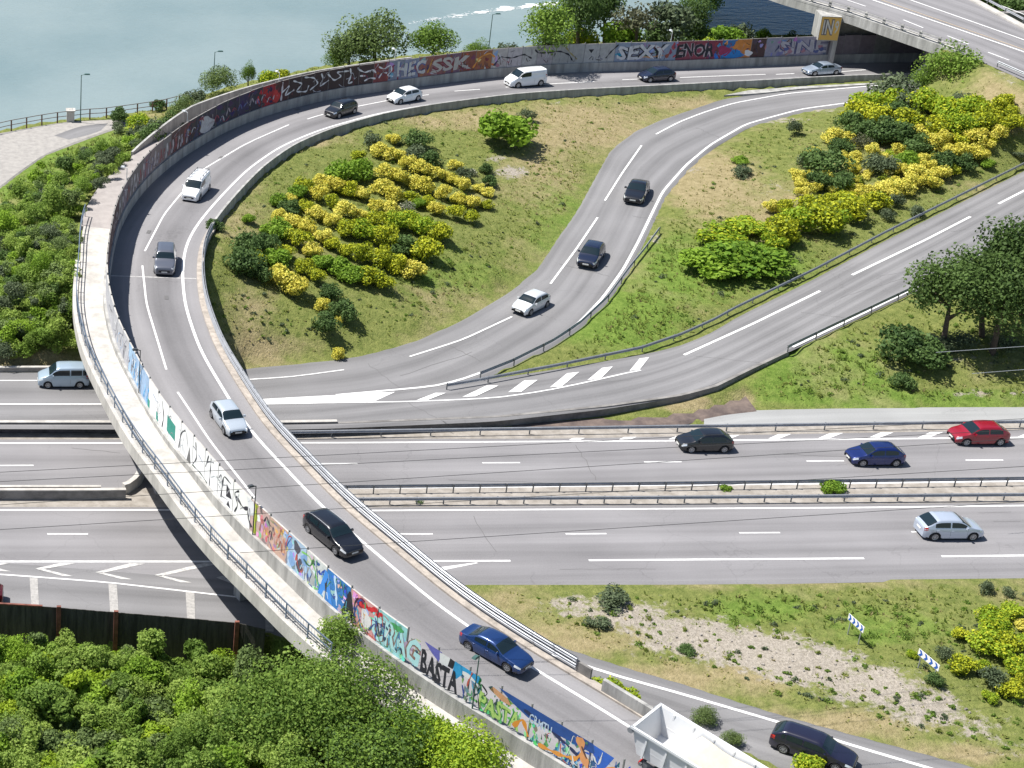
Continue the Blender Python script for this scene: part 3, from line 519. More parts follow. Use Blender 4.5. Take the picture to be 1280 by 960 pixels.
nearc = [(100, (.42, .42, .44)), (162, (.30, .45, .62)), (183, (.86, .86, .85)), (300, (.86, .86, .83)), (318, (.45, .55, .06)), (326, (.52, .36, .34)), (340, (.50, .32, .26)), (357, (.36, .48, .62)), (378, (.55, .58, .58)), (398, (.03, .17, .50)), (424, (.60, .60, .62)), (445, (.62, .30, .32)), (463, (.30, .58, .62)), (527, (.34, .38, .32)), (556, (.05, .30, .55)), (574, (.24, .26, .27)), (592, (.12, .42, .16)), (612, (.16, .45, .18)), (655, (.26, .55, .32)), (705, (.05, .20, .50)), (735, (.04, .12, .40)), (790, (.10, .40, .14)), (860, (.1, .2, .4))]
def pick(lst, x, far):
    c = lst[0][1]
    for a, b in lst:
        if (far and x <= a) or (not far and x >= a): c = b
    return c
PL = 2.0; k = 0; s0 = 0.; mats = []; npan = 0
while s0 < NC - 3 and npan < 98:
    s1 = min(s0 + PL, NC - 2); mb = MB(); n = 3; xm = SX[int((s0 + s1) / 2)]; far = (s0 + s1) / 2 < imin
    cin = pick(farc, xm, True) if far else (.12, .12, .13); cout = pick(nearc, xm, False) if not far else (.22, .20, .19)
    jit = 1 + random.uniform(-.12, .12); cin = tuple(c * jit for c in cin); cout = tuple(min(.8, c * (1 + (jit - 1) * .5)) for c in cout)
    hh = PHt + (random.uniform(-.03, .05)); vs = []
    for j in range(n + 1):
        s = s0 + .03 + (s1 - s0 - .06) * j / n
        vs += [wpt(s, 0, 'in'), wpt(s, hh, 'in'), wpt(s, hh, 'out'), wpt(s, 0, 'out')]
    for mi, (a, b) in enumerate(((0, 1), (1, 2), (2, 3), (3, 0))):
        mb.add(vs, [(j * 4 + a, j * 4 + b, j * 4 + 4 + b, j * 4 + 4 + a) for j in range(n)], {0: 0, 1: 2, 2: 1, 3: 2}[mi])
    mb.add(vs, [(0, 1, 2, 3)], 2); mb.add(vs, [(n * 4 + 3, n * 4 + 2, n * 4 + 1, n * 4)], 2)
    o = mb.build('wall_panel', [pm(cin), pm(cout), M['concl'] if not far else M['concd']]); o.parent = wall; o.matrix_parent_inverse = Matrix.Translation(-Vector(wall.location)); recalc(o)
    s0 = s1; npan += 1
# coping spikes / post heads between panels
mb = MB()
for s in np.arange(0, NC - 3, PL):
    a = wpt(s, 0, 'in', .03); b = wpt(s, 0, 'out', .03); c = ((a[0] + b[0]) / 2, (a[1] + b[1]) / 2, a[2])
    mb.box((c[0], c[1], c[2] + 1.27), (.07, .10, 2.62), rz=math.atan2(NR[int(s), 1], NR[int(s), 0]) + math.pi / 2)
bpart(mb, 'panel_posts', pm((.2, .19, .2)), wall)
# graffiti painter
def text_mesh(body, bold=0., shear=0.):
    cu = bpy.data.curves.new('t', 'FONT'); cu.body = body; cu.offset = bold; cu.shear = shear; cu.resolution_u = 2; o = bpy.data.objects.new('t', cu); COL.objects.link(o)
    dg = bpy.context.evaluated_depsgraph_get(); me = o.evaluated_get(dg).to_mesh(); v = np.array([q.co[:] for q in me.vertices]); f = [list(p.vertices) for p in me.polygons]; o.evaluated_get(dg).to_mesh_clear()
    bpy.data.objects.remove(o); bpy.data.curves.remove(cu); return v, f
GL = {}                                                       # colour -> MB
def gmb(c, lab):
    key = (lab, tuple(c))
    if key not in GL: GL[key] = MB()
    return GL[key]
def wtext(body, x0, x1, h0, h1, c, side='in', bold=.03, lift=.012, shear=.0, outline=None, lab='lettering', wob=.0):
    for pas in ((outline, bold + .045, lift - .006), (c, bold, lift)):
        if pas[0] is None: continue
        v, f = text_mesh(body, pas[1], shear); lo = v.min(0); hi = v.max(0); mb = gmb(pas[0], lab)
        sa, sb = (s_far(x0), s_far(x1)) if side == 'in' else (s_near(x0), s_near(x1))
        vs = []
        for q in v:
            u_ = (q[0] - lo[0]) / (hi[0] - lo[0]); h_ = (q[1] - lo[1]) / (hi[1] - lo[1]); sd = x0 * .37
            u_ += .012 * math.sin(h_ * 7 + sd) + .010 * math.sin(h_ * 3 + u_ * 9 + sd); h_ = h_ * (.94 + .06 * math.sin(u_ * 11 + sd)) + .04 * math.sin(u_ * 7 + sd) + .03 * math.sin(u_ * 31)
            vs.append(wpt(sa + (sb - sa) * u_, min(max(h0 + (h1 - h0) * h_, .02), PHt - .02), side, pas[2]))
        mb.add(vs, f)
def stroke(pts, wd, c, side='in', lift=.01, lab='lettering'):  # pts in (photo x, height)
    g_ = s_far if side == 'in' else s_near; q = smooth(resample([(g_(x), h, 0) for x, h in pts], .15), 3); mb = gmb(c, lab); vs = []
    for i in range(len(q)):
        t = q[min(i + 1, len(q) - 1)] - q[max(i - 1, 0)]; t = t / (np.linalg.norm(t) + 1e-9); ww = wd * (.65 + .35 * math.sin(i * .9))
        for s in (-1, 1): vs.append(wpt(q[i, 0] - s * t[1] * ww / 2, min(max(q[i, 1] + s * t[0] * ww / 2, .02), PHt - .02), side, lift))
    mb.add(vs, [(2 * i, 2 * i + 1, 2 * i + 3, 2 * i + 2) for i in range(len(q) - 1)])
def blob(x, h, rx, rh, c, side='in', lift=.006, n=14, lab='lettering', rag=.25):
    g_ = s_far if side == 'in' else s_near; s = g_(x); rs = abs(g_(x + rx) - s); ph = random.random() * 6
    vs = [wpt(s + rs * math.cos(t) * (1 + rag * math.sin(3 * t + ph)), min(max(h + rh * math.sin(t) * (1 + rag * math.cos(2 * t + ph)), .01), PHt - .01), side, lift) for t in np.linspace(0, 2 * math.pi, n, endpoint=False)]
    gmb(c, lab).add(vs, [tuple(range(n))])
def poly(pts, c, side, lift=.008, lab='lettering'):
    g_ = s_far if side == 'in' else s_near; gmb(c, lab).add([wpt(g_(x), min(max(h, .01), PHt - .01), side, lift) for x, h in pts], [tuple(range(len(pts)))])
WH = (.70, .70, .72); BK = (.02, .02, .025); RED = (.45, .03, .04)
# far side (seen on the ramp side)
wtext('ENOR', 846, 893, .35, 2.2, BK, outline=(.45, .38, .40), bold=.03); blob(905, 1, 8, .7, (.3, .03, .1)); blob(918, .5, 13, .5, (.02, .2, .55)); blob(925, 1.6, 10, .6, (.6, .22, .06)); blob(936, .6, 5, .4, WH)
wtext('SEXY', 772, 836, .25, 2.2, (.62, .62, .66), outline=BK, bold=.03); stroke([(842, .4), (852, 1.2), (845, 2.1)], .2, RED)
stroke([(618, .3), (625, 1.4), (640, 1.1), (655, 1.5), (665, .9)], .22, BK); stroke([(668, 2.0), (672, 1.5), (700, 1.6), (712, 1.1), (716, .4)], .22, BK); stroke([(706, 2.1), (712, 1.4), (722, .5)], .2, (.3, .26, .10)); poly([(735, 1.7), (742, 1.7), (739, 1.2)], BK, 'in')
stroke([(772, 2.2), (764, 1.4), (758, .5)], .22, BK); blob(775, .9, 5, .3, (.02, .25, .4)); stroke([(777, 1.2), (786, .6)], .2, BK)
stroke([(737, .4), (742, 1.0), (742, .3)], .1, BK); stroke([(795, 1.6), (797, .9), (815, .9), (828, 1.4), (832, 2.2)], .25, BK, lift=.008); stroke([(800, .6), (815, .5), (830, .7)], .3, (.6, .3, .14), lift=.006)
for k in range(9): stroke([(640 + 15 * k, .05), (641 + 15 * k, 2.35)], .04, (.16, .16, .18), lift=.004)
wtext('HEC', 496, 532, .3, 2.2, (.55, .54, .56), outline=(.1, .12, .3), bold=.035); wtext('SSK', 540, 590, .3, 2.1, (.45, .42, .41), outline=(.2, .04, .06), bold=.03); stroke([(592, .3), (600, 1.6), (612, 2.0), (618, 1.4)], .25, (.65, .28, .05)); stroke([(535, .4), (540, 2.0)], .2, (.6, .3, .05))
for q in ([(473, 1.9), (480, 1.5), (488, 2.0), (490, 1.2), (484, .7), (492, .5)], [(474, .5), (478, 1.2), (484, 1.0)]): stroke(q, .2, WH)
for q in ([(352, 1.0), (362, 1.7), (356, .5), (368, 1.0)], [(366, 2.1), (378, 1.5), (370, .7), (384, .4), (386, 1.1)], [(380, 2.2), (392, 1.9), (398, 1.1), (388, .5)], [(401, 2.2), (404, 1.5), (399, .6), (411, 1.2)], [(409, 2.0), (418, 1.0), (427, 1.4), (420, 2.0), (436, 1.9)], [(437, 2.2), (439, 1.3), (435, .3), (441, .5)], [(448, 1.9), (456, 1.4), (466, 1.7), (470, 1.2)], [(450, 1.1), (457, 1.0)], [(456, .4), (463, .7), (470, .5)]): stroke(q, .22, WH)
stroke([(352, .1), (353, 2.3)], .3, (.6, .55, .58), lift=.009); blob(345, .8, 5, .7, (.5, .04, .04))
for k in range(16):
    x = 232 + k * 7.3; a = random.uniform(.3, 1.0); stroke([(x, a), (x + 2.5, a + random.uniform(.3, 1.0)), (x + 5, a + random.uniform(-.2, .6))], .17, random.choice([(.5, .5, .55), (.4, .35, .4), (.3, .06, .08), (.1, .12, .3)]))
for k in range(26):
    x = 141 + k * 3.7; stroke([(x, .2), (x + 1.4, random.uniform(1.4, 2.2)), (x + 2.2, random.uniform(.4, 1.2))], .28, random.choice([(.55, .53, .55), (.5, .46, .48), (.28, .07, .08), (.4, .38, .42)]))
blob(258, .9, 9, .9, (.45, .44, .48)); wtext('SINE', 975, 1034, .3, 2.1, (.44, .42, .48), outline=(.1, .1, .2), bold=.03)
for k in range(10): blob(random.uniform(972, 1034), random.uniform(.3, 2), 3, .25, random.choice([(.1, .12, .3), (.4, .2, .25), (.2, .2, .4)]), lift=.02)
# near side (seen on the walkway side)
for k in range(46):
    x = random.uniform(136, 178); stroke([(x, random.uniform(.1, .9)), (x + random.uniform(-2, 3), random.uniform(.8, 1.6)), (x + random.uniform(0, 4), random.uniform(.6, 2.2))], random.uniform(.06, .16), random.choice([(.12, .12, .15), (.6, .6, .64), (.7, .7, .7), (.25, .26, .3), (.35, .45, .6)]), 'out')
for k in range(16): x = random.uniform(168, 186); stroke([(x, .2), (x + 2, random.uniform(1, 2.2))], .3, random.choice([(.08, .3, .6), (.25, .5, .75), (.6, .65, .7)]), 'out')
TE = (.03, .26, .20)
poly([(187, .0), (200, .05), (200, .75), (187, .7)], TE, 'out'); poly([(211, .35), (221, .35), (221, 1.6), (211, 1.7)], TE, 'out'); poly([(236, .0), (241, .0), (239, 1.3)], (.12, .13, .13), 'out'); stroke([(243, .15), (254, .25), (262, .05)], .14, (.08, .1, .08), 'out'); stroke([(264.5, .05), (265, 2.3)], .12, BK, 'out')
poly([(285, .7), (292, .9), (288, 1.5), (285, 1.7)], BK, 'out'); poly([(286, .1), (291, .1), (288, .55)], BK, 'out'); stroke([(272, 1.4), (279, 1.2)], .1, (.4, .42, .4), 'out'); stroke([(193, 1.7), (199, 1.5)], .12, (.3, .35, .5), 'out'); stroke([(250, 1.5), (256, 1.2)], .12, (.3, .33, .4), 'out')
stroke([(297, 1.5), (307, 1.1), (314, 1.7), (312, .8), (317, .3)], .28, BK, 'out'); poly([(310, 2.3), (318, 2.35), (320, 1.4), (313, 1.0)], WH, 'out', .012); stroke([(321, .05), (321.5, 2.35)], .4, (.45, .52, .05), 'out', .011)
for k in range(9): x = 327 + k * 3.4; stroke([(x, random.uniform(.2, .8)), (x + 2, random.uniform(1.2, 2.2)), (x + 4, random.uniform(.5, 1.5))], .15, random.choice([(.3, .12, .1), (.12, .1, .12), (.6, .4, .38), (.55, .25, .18)]), 'out')
for k in range(6): blob(362 + k * 5, random.uniform(.6, 1.9), 4, .45, random.choice([(.2, .35, .6), (.6, .64, .7), (.35, .5, .7), (.08, .08, .1)]), 'out')
stroke([(378, 1.9), (388, 2.1), (396, 1.4), (402, .3), (396, .15)], .16, (.2, .5, .12), 'out'); stroke([(381, 1.5), (389, 1.3), (393, 2.1)], .2, (.06, .16, .06), 'out'); blob(391, .7, 7, .5, (.36, .38, .38), 'out')
wtext('A', 401, 419, .1, 2.2, (.06, .26, .7), 'out', .05, outline=(.5, .66, .85)); stroke([(419, 2.3), (424, .3)], .25, (.5, .66, .85), 'out'); wtext('A', 430, 447, .1, 2.2, BK, 'out', .07, outline=(.6, .6, .62)); blob(452, 1.9, 6, .35, (.2, .02, .05), 'out'); blob(459, 1.0, 6, .7, (.72, .7, .7), 'out')
for k in range(9): blob(452 + k * 3, random.uniform(1.7, 2.2), 2.5, .16, (.62, .03, .04), 'out', .014)
wtext('CRAG', 467, 526, .25, 2.15, (.42, .70, .72), 'out', .03, outline=(.26, .16, .12)); stroke([(462, .15), (480, .1)], .1, (.5, .1, .08), 'out'); blob(497, 2.0, 7, .25, (.08, .35, .12), 'out', .014)
for k in range(12): blob(random.uniform(466, 524), random.uniform(.4, 2.0), 1.4, .12, (.05, .1, .16), 'out', .02)
poly([(530, 2.38), (552, 2.38), (549, 1.6), (540, 1.9)], (.12, .12, .42), 'out', .007); poly([(549, 2.3), (562, 2.35), (560, 1.5), (551, 1.4)], (.7, .7, .72), 'out', .008); poly([(562, 2.35), (570, 2.3), (566, 1.7), (560, 1.7)], BK, 'out', .009)
wtext('BASTA', 528, 575, .1, 1.8, BK, 'out', .045, lift=.028)
poly([(568, 2.35), (600, 2.3), (596, 1.6), (580, 1.9), (572, 1.2), (566, 1.3)], (.03, .3, .6), 'out', .010); stroke([(578, 1.9), (590, 1.9), (600, 1.6)], .35, (.72, .72, .74), 'out', .012); stroke([(602, 1.9), (612, 1.5), (606, 1.2)], .14, BK, 'out', .016)
wtext('PASTA', 601, 652, .2, 1.5, (.42, .62, .18), 'out', .03, lift=.016, outline=(.06, .2, .06)); poly([(612, 1.9), (628, 1.6), (640, 1.6), (634, 2.0), (616, 2.2)], (.62, .32, .18), 'out', .011); stroke([(645, .4), (655, 1.3), (664, .3)], .32, (.7, .28, .04), 'out', .02)
poly([(622, 2.38), (740, 2.38), (742, 1.75), (700, 1.6), (660, 1.55), (640, 1.9)], (.02, .07, .30), 'out', .009); wtext('CRMTU', 662, 690, 1.3, 1.95, (.5, .6, .78), 'out', .02, lift=.018); stroke([(655, 1.9), (680, 1.7), (712, 1.3), (730, .9)], .28, (.02, .03, .1), 'out', .015)
stroke([(677, .2), (700, .35), (722, .7), (728, 1.3)], .34, (.72, .30, .05), 'out', .02); stroke([(723, 2.3), (729, 1.4), (737, .6), (744, .1)], .6, (.68, .30, .12), 'out', .022); stroke([(727, 1.8), (735, 1.2)], .15, (.1, .05, .06), 'out', .026)
stroke([(746, .1), (758, 1.1), (768, 1.8), (778, 1.2), (790, .5)], .3, (.75, .30, .05), 'out', .02); blob(768, .7, 13, .6, (.06, .42, .10), 'out', .015); wtext('R', 764, 776, .2, 1.3, WH, 'out', .02, lift=.02); poly([(740, 2.35), (766, 2.3), (757, 1.2), (748, 1.0)], (.03, .13, .55), 'out', .012)
for k in range(14): x = random.uniform(693, 722); stroke([(x, .1), (x + 3, random.uniform(.3, .8))], .1, random.choice([(.02, .12, .4), (.2, .5, .7)]), 'out', .014)
for k in range(420):                                          # smaller sprayed fills between the big pieces
    x = random.uniform(322, 800)
    if 527 < x < 576: continue
    c = pick(nearc, x + random.uniform(-14, 14), False); c = tuple(min(.8, max(.01, q * random.uniform(.4, 1.5))) for q in c)
    blob(x, random.uniform(.15, 2.2), random.uniform(.8, 3.2), random.uniform(.06, .3), c, 'out', .0045, 9, rag=.4)
for k in range(150):                                          # thin scrawl over everything
    x = random.choice([random.uniform(140, 350), random.uniform(355, 640), random.uniform(620, 1036)]); h_ = random.uniform(.3, 1.9); q = [(x, h_)]
    for _ in range(random.randint(2, 5)): x += random.uniform(-2, 4.5); h_ += random.uniform(-.8, .8); q.append((x, min(2.3, max(.1, h_))))
    stroke(q, random.uniform(.05, .13), random.choice([(.03, .03, .04), (.05, .05, .12), (.5, .5, .55), (.3, .28, .3), (.28, .06, .08), (.1, .05, .06)]), 'in', .017)
for k in range(120):
    x = random.uniform(322, 800)
    if 516 < x < 578 or 598 < x < 652: continue
    h_ = random.uniform(.3, 1.9); q = [(x, h_)]
    for _ in range(random.randint(2, 5)): x += random.uniform(-2, 5); h_ += random.uniform(-.8, .8); q.append((x, min(2.3, max(.1, h_))))
    stroke(q, random.uniform(.04, .12), random.choice([(.03, .03, .04), (.04, .08, .3), (.7, .7, .72), (.1, .35, .5), (.5, .1, .08), (.1, .3, .12)]), 'out', .02)
for k in range(26):                                           # outlines of the huge white letters
    x = random.uniform(188, 316); h_ = random.uniform(.3, 2.0); q = [(x, h_), (x + random.uniform(2, 6), h_ + random.uniform(-.6, .6)), (x + random.uniform(3, 9), h_ + random.uniform(-1, 1))]
    stroke([(a, min(2.3, max(.1, b))) for a, b in q], random.uniform(.04, .09), random.choice([(.25, .26, .28), (.12, .12, .14), (.5, .52, .55)]), 'out', .014)
for a in ([(205, .1), (207, 1.2), (204, 2.2)], [(226, .2), (228, 1.6), (233, 2.2)], [(246, 2.2), (248, 1.0), (244, .3)], [(262, 2.3), (259, 1.2)], [(279, .2), (281, 2.1), (290, 2.0)], [(296, .2), (300, 1.0), (294, 1.6), (300, 2.1)]): stroke(a, .14, BK, 'out', .014)
for k in range(260):
    x = random.choice([random.uniform(232, 350), random.uniform(472, 625), random.uniform(772, 1036)]); c = pick(farc, x + random.uniform(-20, 20), True); c = tuple(min(.8, max(.01, q * random.uniform(.4, 1.8))) for q in c)
    blob(x, random.uniform(.15, 2.2), random.uniform(.8, 3.), random.uniform(.1, .4), c, 'in', .0045, 9, rag=.4)
by = {}
for (lab, c), mb in GL.items(): by.setdefault(lab, []).append((c, mb))
for lab, lst in by.items():
    for c, mb in lst: bpart(mb, 'graffiti_lettering', pm(c), wall)

# ------------------------------------------------------------------ low concrete wall outside the far walkway
o2a = ist(352, 182); o2b = ist(222, 330)
mb = MB(); dd = WOUT + .15; slab(mb, dd, dd + .25, CZ + np.interp(idx, [o2a - 30, o2a, ist(300, 222)], [2.3, 2.0, .3]), CZ - 1.6, o2a - 30, ist(300, 222)); o = mb.build('parapet_wall', M['conc']); recalc(o); tag(o, 'grey concrete parapet on the river side of the walkway behind the graffiti wall', 'parapet')

# ------------------------------------------------------------------ guard rails, railings, fences
wprof = [(.0, -.155), (.055, -.11), (.055, -.06), (.0, -.01), (.0, .01), (.055, .06), (.055, .11), (.0, .155), (-.01, .155), (.04, .11), (.04, .06), (-.012, .012), (-.012, -.012), (.04, -.06), (.04, -.11), (-.01, -.155)]
POSTS = {}
def post_mesh(h, key='p', m='steel', w_=.09):
    k = (round(h, 2), key)
    if k not in POSTS:
        mb = MB(); mb.box((0, 0, h / 2 - .1), (w_, w_ * .7, h + .2)); me = bpy.data.meshes.new('post'); me.from_pydata(mb.v, [], mb.f); me.materials.append(M[m]); POSTS[k] = me
    return POSTS[k]
def guard_rail(path, label, spacing=4., h=.72, side=1, beams=(0.,), double=False, group='steel guard rails along the roads', postm='steeld', cat='guard rail', name='guard_rail'):
    path = resample(path, 1.0); root = empty(name, path[len(path) // 2], 0, label, cat, group)
    inv = Matrix.Translation(-Vector(root.location))
    for b in beams:
        mb = MB(); q = path.copy(); q[:, 2] += h - .155 + b
        mb.sweep(q, [(side * (.06 + x), z) for x, z in wprof]); o = mb.build('rail_beam', M['steel'], root); o.matrix_parent_inverse = inv; recalc(o)
        if double:
            mb = MB(); mb.sweep(q, [(-side * (.06 + x), z) for x, z in wprof]); o = mb.build('rail_beam', M['steel'], root); o.matrix_parent_inverse = inv; recalc(o)
    L = np.linalg.norm(np.diff(path[:, :2], axis=0), axis=1).sum(); n = min(int(L / spacing), 98); pp = resample(path, n=n + 1); pmh = post_mesh(h + max(beams), 'r' + postm, postm)
    for i, q in enumerate(pp):
        t = pp[min(i + 1, n)] - pp[max(i - 1, 0)]; o = link('post', pmh, root); o.matrix_parent_inverse = inv; o.location = tuple(q); o.rotation_euler = (0, 0, math.atan2(t[1], t[0]))
    return root
GR = 'steel guard rails along the roads'
guard_rail(pix([(-0, 0), ][:0] + [(352, 547.5), (420, 546.5), (850, 540), (1280, 534), (2000, 525)], 0.05), 'long guard rail between the upper carriageway and the entry slip road', 4.1, side=-1)
guard_rail(pix([(400, 618), (850, 613), (1280, 607), (1650, 603)], .06), 'guard rail on the upper carriageway edge of the central strip', 2.05, side=1, h=.78)
guard_rail(pix([(420, 631), (850, 628.5), (1280, 625), (1650, 621)], .06), 'guard rail on the lower carriageway edge of the central strip', 2.05, side=-1, h=.68)
guard_rail(pix([(558, 488), (600, 481), (700, 462), (800, 441), (850, 424), (890, 406), (917, 391), (1018, 342), (1105, 296), (1280, 209), (1380, 160)], lambda x: zs(x) - .08), 'guard rail along the grass side of the entry slip road', 4., side=-1)
guard_rail(pix([(984, 441), (1040, 414), (1152, 361), (1251, 309), (1280, 294), (1400, 236)], lambda x: zs(x) - .05), 'guard rail on the downhill edge of the entry slip road by the dark trees', 4., side=1)
guard_rail(pix([(600, 474, .95), (640, 458, 1.0), (692, 432, 1.1), (726, 409, 1.25), (760, 377, 1.45), (787, 340, 1.7), (805, 318, 1.9), (824, 292, 2.2)]), 'short guard rail hugging the outside bend of the loop road', 4., side=1)
iR0 = ist(241, 290); iR1 = ist(712, 864)
guard_rail(off(-1.78, .14, iR0, iR1), 'double height guard rail on the inner edge of the flyover', 3., h=.95, side=(1 if SGN < 0 else -1) * -1 * -1, beams=(0., -.42), double=True, postm='steel')
mb = MB(); slab(mb, ar(-1.62), ar(-1.35), CZ + .95, CZ - .2, ist(735, 876), NC); o = mb.build('ramp_side_wall', M['conc']); recalc(o); tag(o, 'low concrete wall beside the ramp where the guard rail ends, near the tipper', 'wall')
mb = MB(); slab(mb, ar(-1.95), ar(-1.75), CZ + .85, CZ - .5, ist(708, 860), ist(738, 878)); o = mb.build('rail_end_block', M['concd']); recalc(o); tag(o, 'short dark concrete block at the end of the flyover guard rail', 'concrete block')
# walkway railing
def railing(path, label, sp, h, pm_, m, name='railing', nr=2, cat='railing', r=.03, group=None, ppost=.05):
    path = resample(path, .8); root = empty(name, path[len(path) // 2], 0, label, cat, group); inv = Matrix.Translation(-Vector(root.location))
    for k in range(nr):
        mb = MB(); q = path.copy(); q[:, 2] += h * (1 - k * .45); mb.sweep(q, [(-r, -r), (r, -r), (r, r), (-r, r)]); o = mb.build('handrail', m, root); o.matrix_parent_inverse = inv
    L = np.linalg.norm(np.diff(path[:, :2], axis=0), axis=1).sum(); n = min(int(L / sp), 98); pp = resample(path, n=n + 1)
    for i, q in enumerate(pp):
        t = pp[min(i + 1, n)] - pp[max(i - 1, 0)]; o = link('post', post_mesh(h, pm_, pm_, ppost), root); o.matrix_parent_inverse = inv; o.location = tuple(q); o.rotation_euler = (0, 0, math.atan2(t[1], t[0]))
    return root, inv
rt, inv = railing(off(WOUT - .12, .1, iB0 - 12, ist(560, 766), WZ), 'blue grey railing along the walkway edge of the flyover', 2.2, 1.15, 'rail', M['rail'], nr=2, r=.035, ppost=.09)
mb = MB(); q = off(WOUT - .1, .1, iB0 + 4, ist(560, 766), WZ)   # wire mesh infill: fine vertical bars
for s in np.arange(0, len(q) - 1, .22):
    i = int(s); a = s - i; c = q[i] * (1 - a) + q[i + 1] * a; mb.box((c[0], c[1], c[2] + .58), (.014, .014, 1.1))
o = mb.build('baluster_infill', M['rail'], rt); o.matrix_parent_inverse = inv
rt, inv = railing(off(WOUT - .1, .1, ist(560, 766), ist(640, 818), WZ), 'short black picket railing on the walkway beside the lime shrubs', 2.0, 1.1, 'lampd', M['lampd'], nr=2)
mb = MB(); q = off(WOUT - .1, .1, ist(560, 766), ist(640, 818), WZ)
for s in np.arange(0, len(q) - 1, .3):
    i = int(s); a = s - i; c = q[i] * (1 - a) + q[i + 1] * a; mb.box((c[0], c[1], c[2] + .55), (.025, .025, 1.0))
o = mb.build('pickets', M['lampd'], rt); o.matrix_parent_inverse = inv
rt, inv = railing(pix([(-40, 176), (14, 163), (31, 160), (50, 156.5), (69, 153.5), (109, 149), (128, 148), (165, 143), (200, 138), (240, 128)], 2.), 'brown post and rail fence along the river quay', 2.0, 1.25, 'rust', M['rust'], 'quay_railing', ppost=.14)
c = P(88, 151, 2.); mb = MB(); mb.box((c[0], c[1], 2.65), (.9, .9, 1.3)).box((c[0], c[1], 3.36), (1.1, 1.1, .12)).box((c[0], c[1], 3.48), (.7, .7, .14), top=.4); tag(mb.build('stone_pillar', M['concl']), 'white stone pillar standing in the quay railing', 'pillar')
# concrete retaining walls either side of the slip road, dark boards
def wall_along(name, pts, z, h, t, m, label, cat='wall', base=-.3, cap=None):
    mb = MB(); q = resample(pix(pts, z), 1.5); mb.sweep(q, [(-t / 2, base), (t / 2, base), (t / 2, h), (-t / 2, h)])
    root = empty(name, q[len(q) // 2], 0, label, cat); o = mb.build('wall_face', m); o.parent = root; inv = Matrix.Translation(-Vector(root.location)); o.matrix_parent_inverse = inv; recalc(o)
    mb = MB(); mb.sweep(q, [(-t / 2 - .04, h + .003), (t / 2 + .04, h + .003), (t / 2 + .04, h + .09), (-t / 2 - .04, h + .09)]); o = mb.build('coping', cap or M['concl']); o.parent = root; o.matrix_parent_inverse = inv; recalc(o); return root
wall_along('retaining_wall', [(-400, 541), (0, 541), (330, 541.5), (420, 540)], 0., 1.0, .3, M['darkwall'], 'dark low retaining wall below the slip road left of and under the flyover')  # face turned from the sun, its shade painted into the dark colour
q = [(420, 540, 0.05), (621, 531.5, 0.1), (756, 517.5, .15), (850, 500.5, .5), (894, 487.5, .75), (934, 467, 1.0), (984, 442.5, 1.35)]
mb = MB(); a = resample(np.array([P(*s) for s in q]), 1.); tp = smooth(np.interp(a[:, 0], [P(*s)[0] for s in q], [.93, .93, .95, 1.02, 1.2, 1.38, 1.66]), 4)
mb.sweep(a, lambda i: [(-.15, -.5), (.15, -.5), (.15, tp[i] - a[i, 2]), (-.15, tp[i] - a[i, 2])]); o = mb.build('slip_retaining_wall', M['concd']); recalc(o); tag(o, 'long dark retaining wall under the entry slip road right of the flyover', 'wall')
wall_along('median_barrier', [(-400, 624.5), (0, 624.5), (100, 624.5), (157, 624)], 0., .85, .25, M['concd'], 'grey concrete median barrier left of the flyover pier')
wall_along('median_barrier', [(-400, 614.5), (0, 614.5), (126, 614.5)], 0., .42, .2, M['darkwall'], 'narrow dark kerb wall edging the upper carriageway left of the flyover')
wall_along('kerb_wall', [(-400, 464.5), (0, 464), (100, 463.5)], .9, .35, .25, M['kerb'], 'low dusty kerb below the thicket beside the slip road')
a = np.array([P(154, 618, 0), P(160, 616, 0), P(168, 610, 0), P(174, 604, 0), P(177, 597, 0)]); a = resample(a, .4); n = len(a)
mb = MB(); mb.sweep(a, lambda i: [(-.2, -.1), (.2, -.1), (.2, .95 + 1.1 * max(0, (i / n - .45)) ** 1.3 * 2), (-.2, .95 + 1.1 * max(0, (i / n - .45)) ** 1.3 * 2)]); o = mb.build('flared_wall_end', M['concl']); recalc(o); tag(o, 'flared pale concrete wall end at the foot of the flyover pier', 'wall')
# dark board fence bottom left
fp = np.array([P(a, b, 0.) for a, b in ((-60, 762), (0, 765), (73, 769), (144, 775), (220, 781), (294, 788), (340, 799))]); fp[:, 1] -= .5; root = empty('board_fence', fp[3], 0, 'tall dark board fence with rusty caps below the exit road', 'fence'); inv = Matrix.Translation(-Vector(root.location))
q = resample(fp, .3)
for k in range(0, len(q) - 8, 8):
    mb = MB()
    for j in range(k, min(k + 8, len(q) - 1)):
        c = (q[j] + q[j + 1]) / 2; t = q[j + 1] - q[j]; hh = 3.6 + random.uniform(-.05, .06); mb.box((c[0], c[1] + random.uniform(-.02, .02), .98 - hh / 2), (.305, .05, hh), rz=math.atan2(t[1], t[0]))
    o = mb.build('board_panel', M['wood'], root); o.matrix_parent_inverse = inv
mb = MB(); s = q[:len(q) * 6 // 20]; s = s.copy(); s[:, 2] = .99; mb.sweep(s, [(-.08, 0), (.08, 0), (.08, .1), (-.08, .1)]); o = mb.build('fence_cap', M['woodrust'], root); o.matrix_parent_inverse = inv
for a, b in ((73, 769), (144, 775), (294, 788)):
    c = P(a, b + 1, 0); mb = MB(); mb.box((c[0], c[1] - .62, -.5), (.3, .2, 3.5)); o = mb.build('fence_post', M['woodrust'], root); o.matrix_parent_inverse = inv

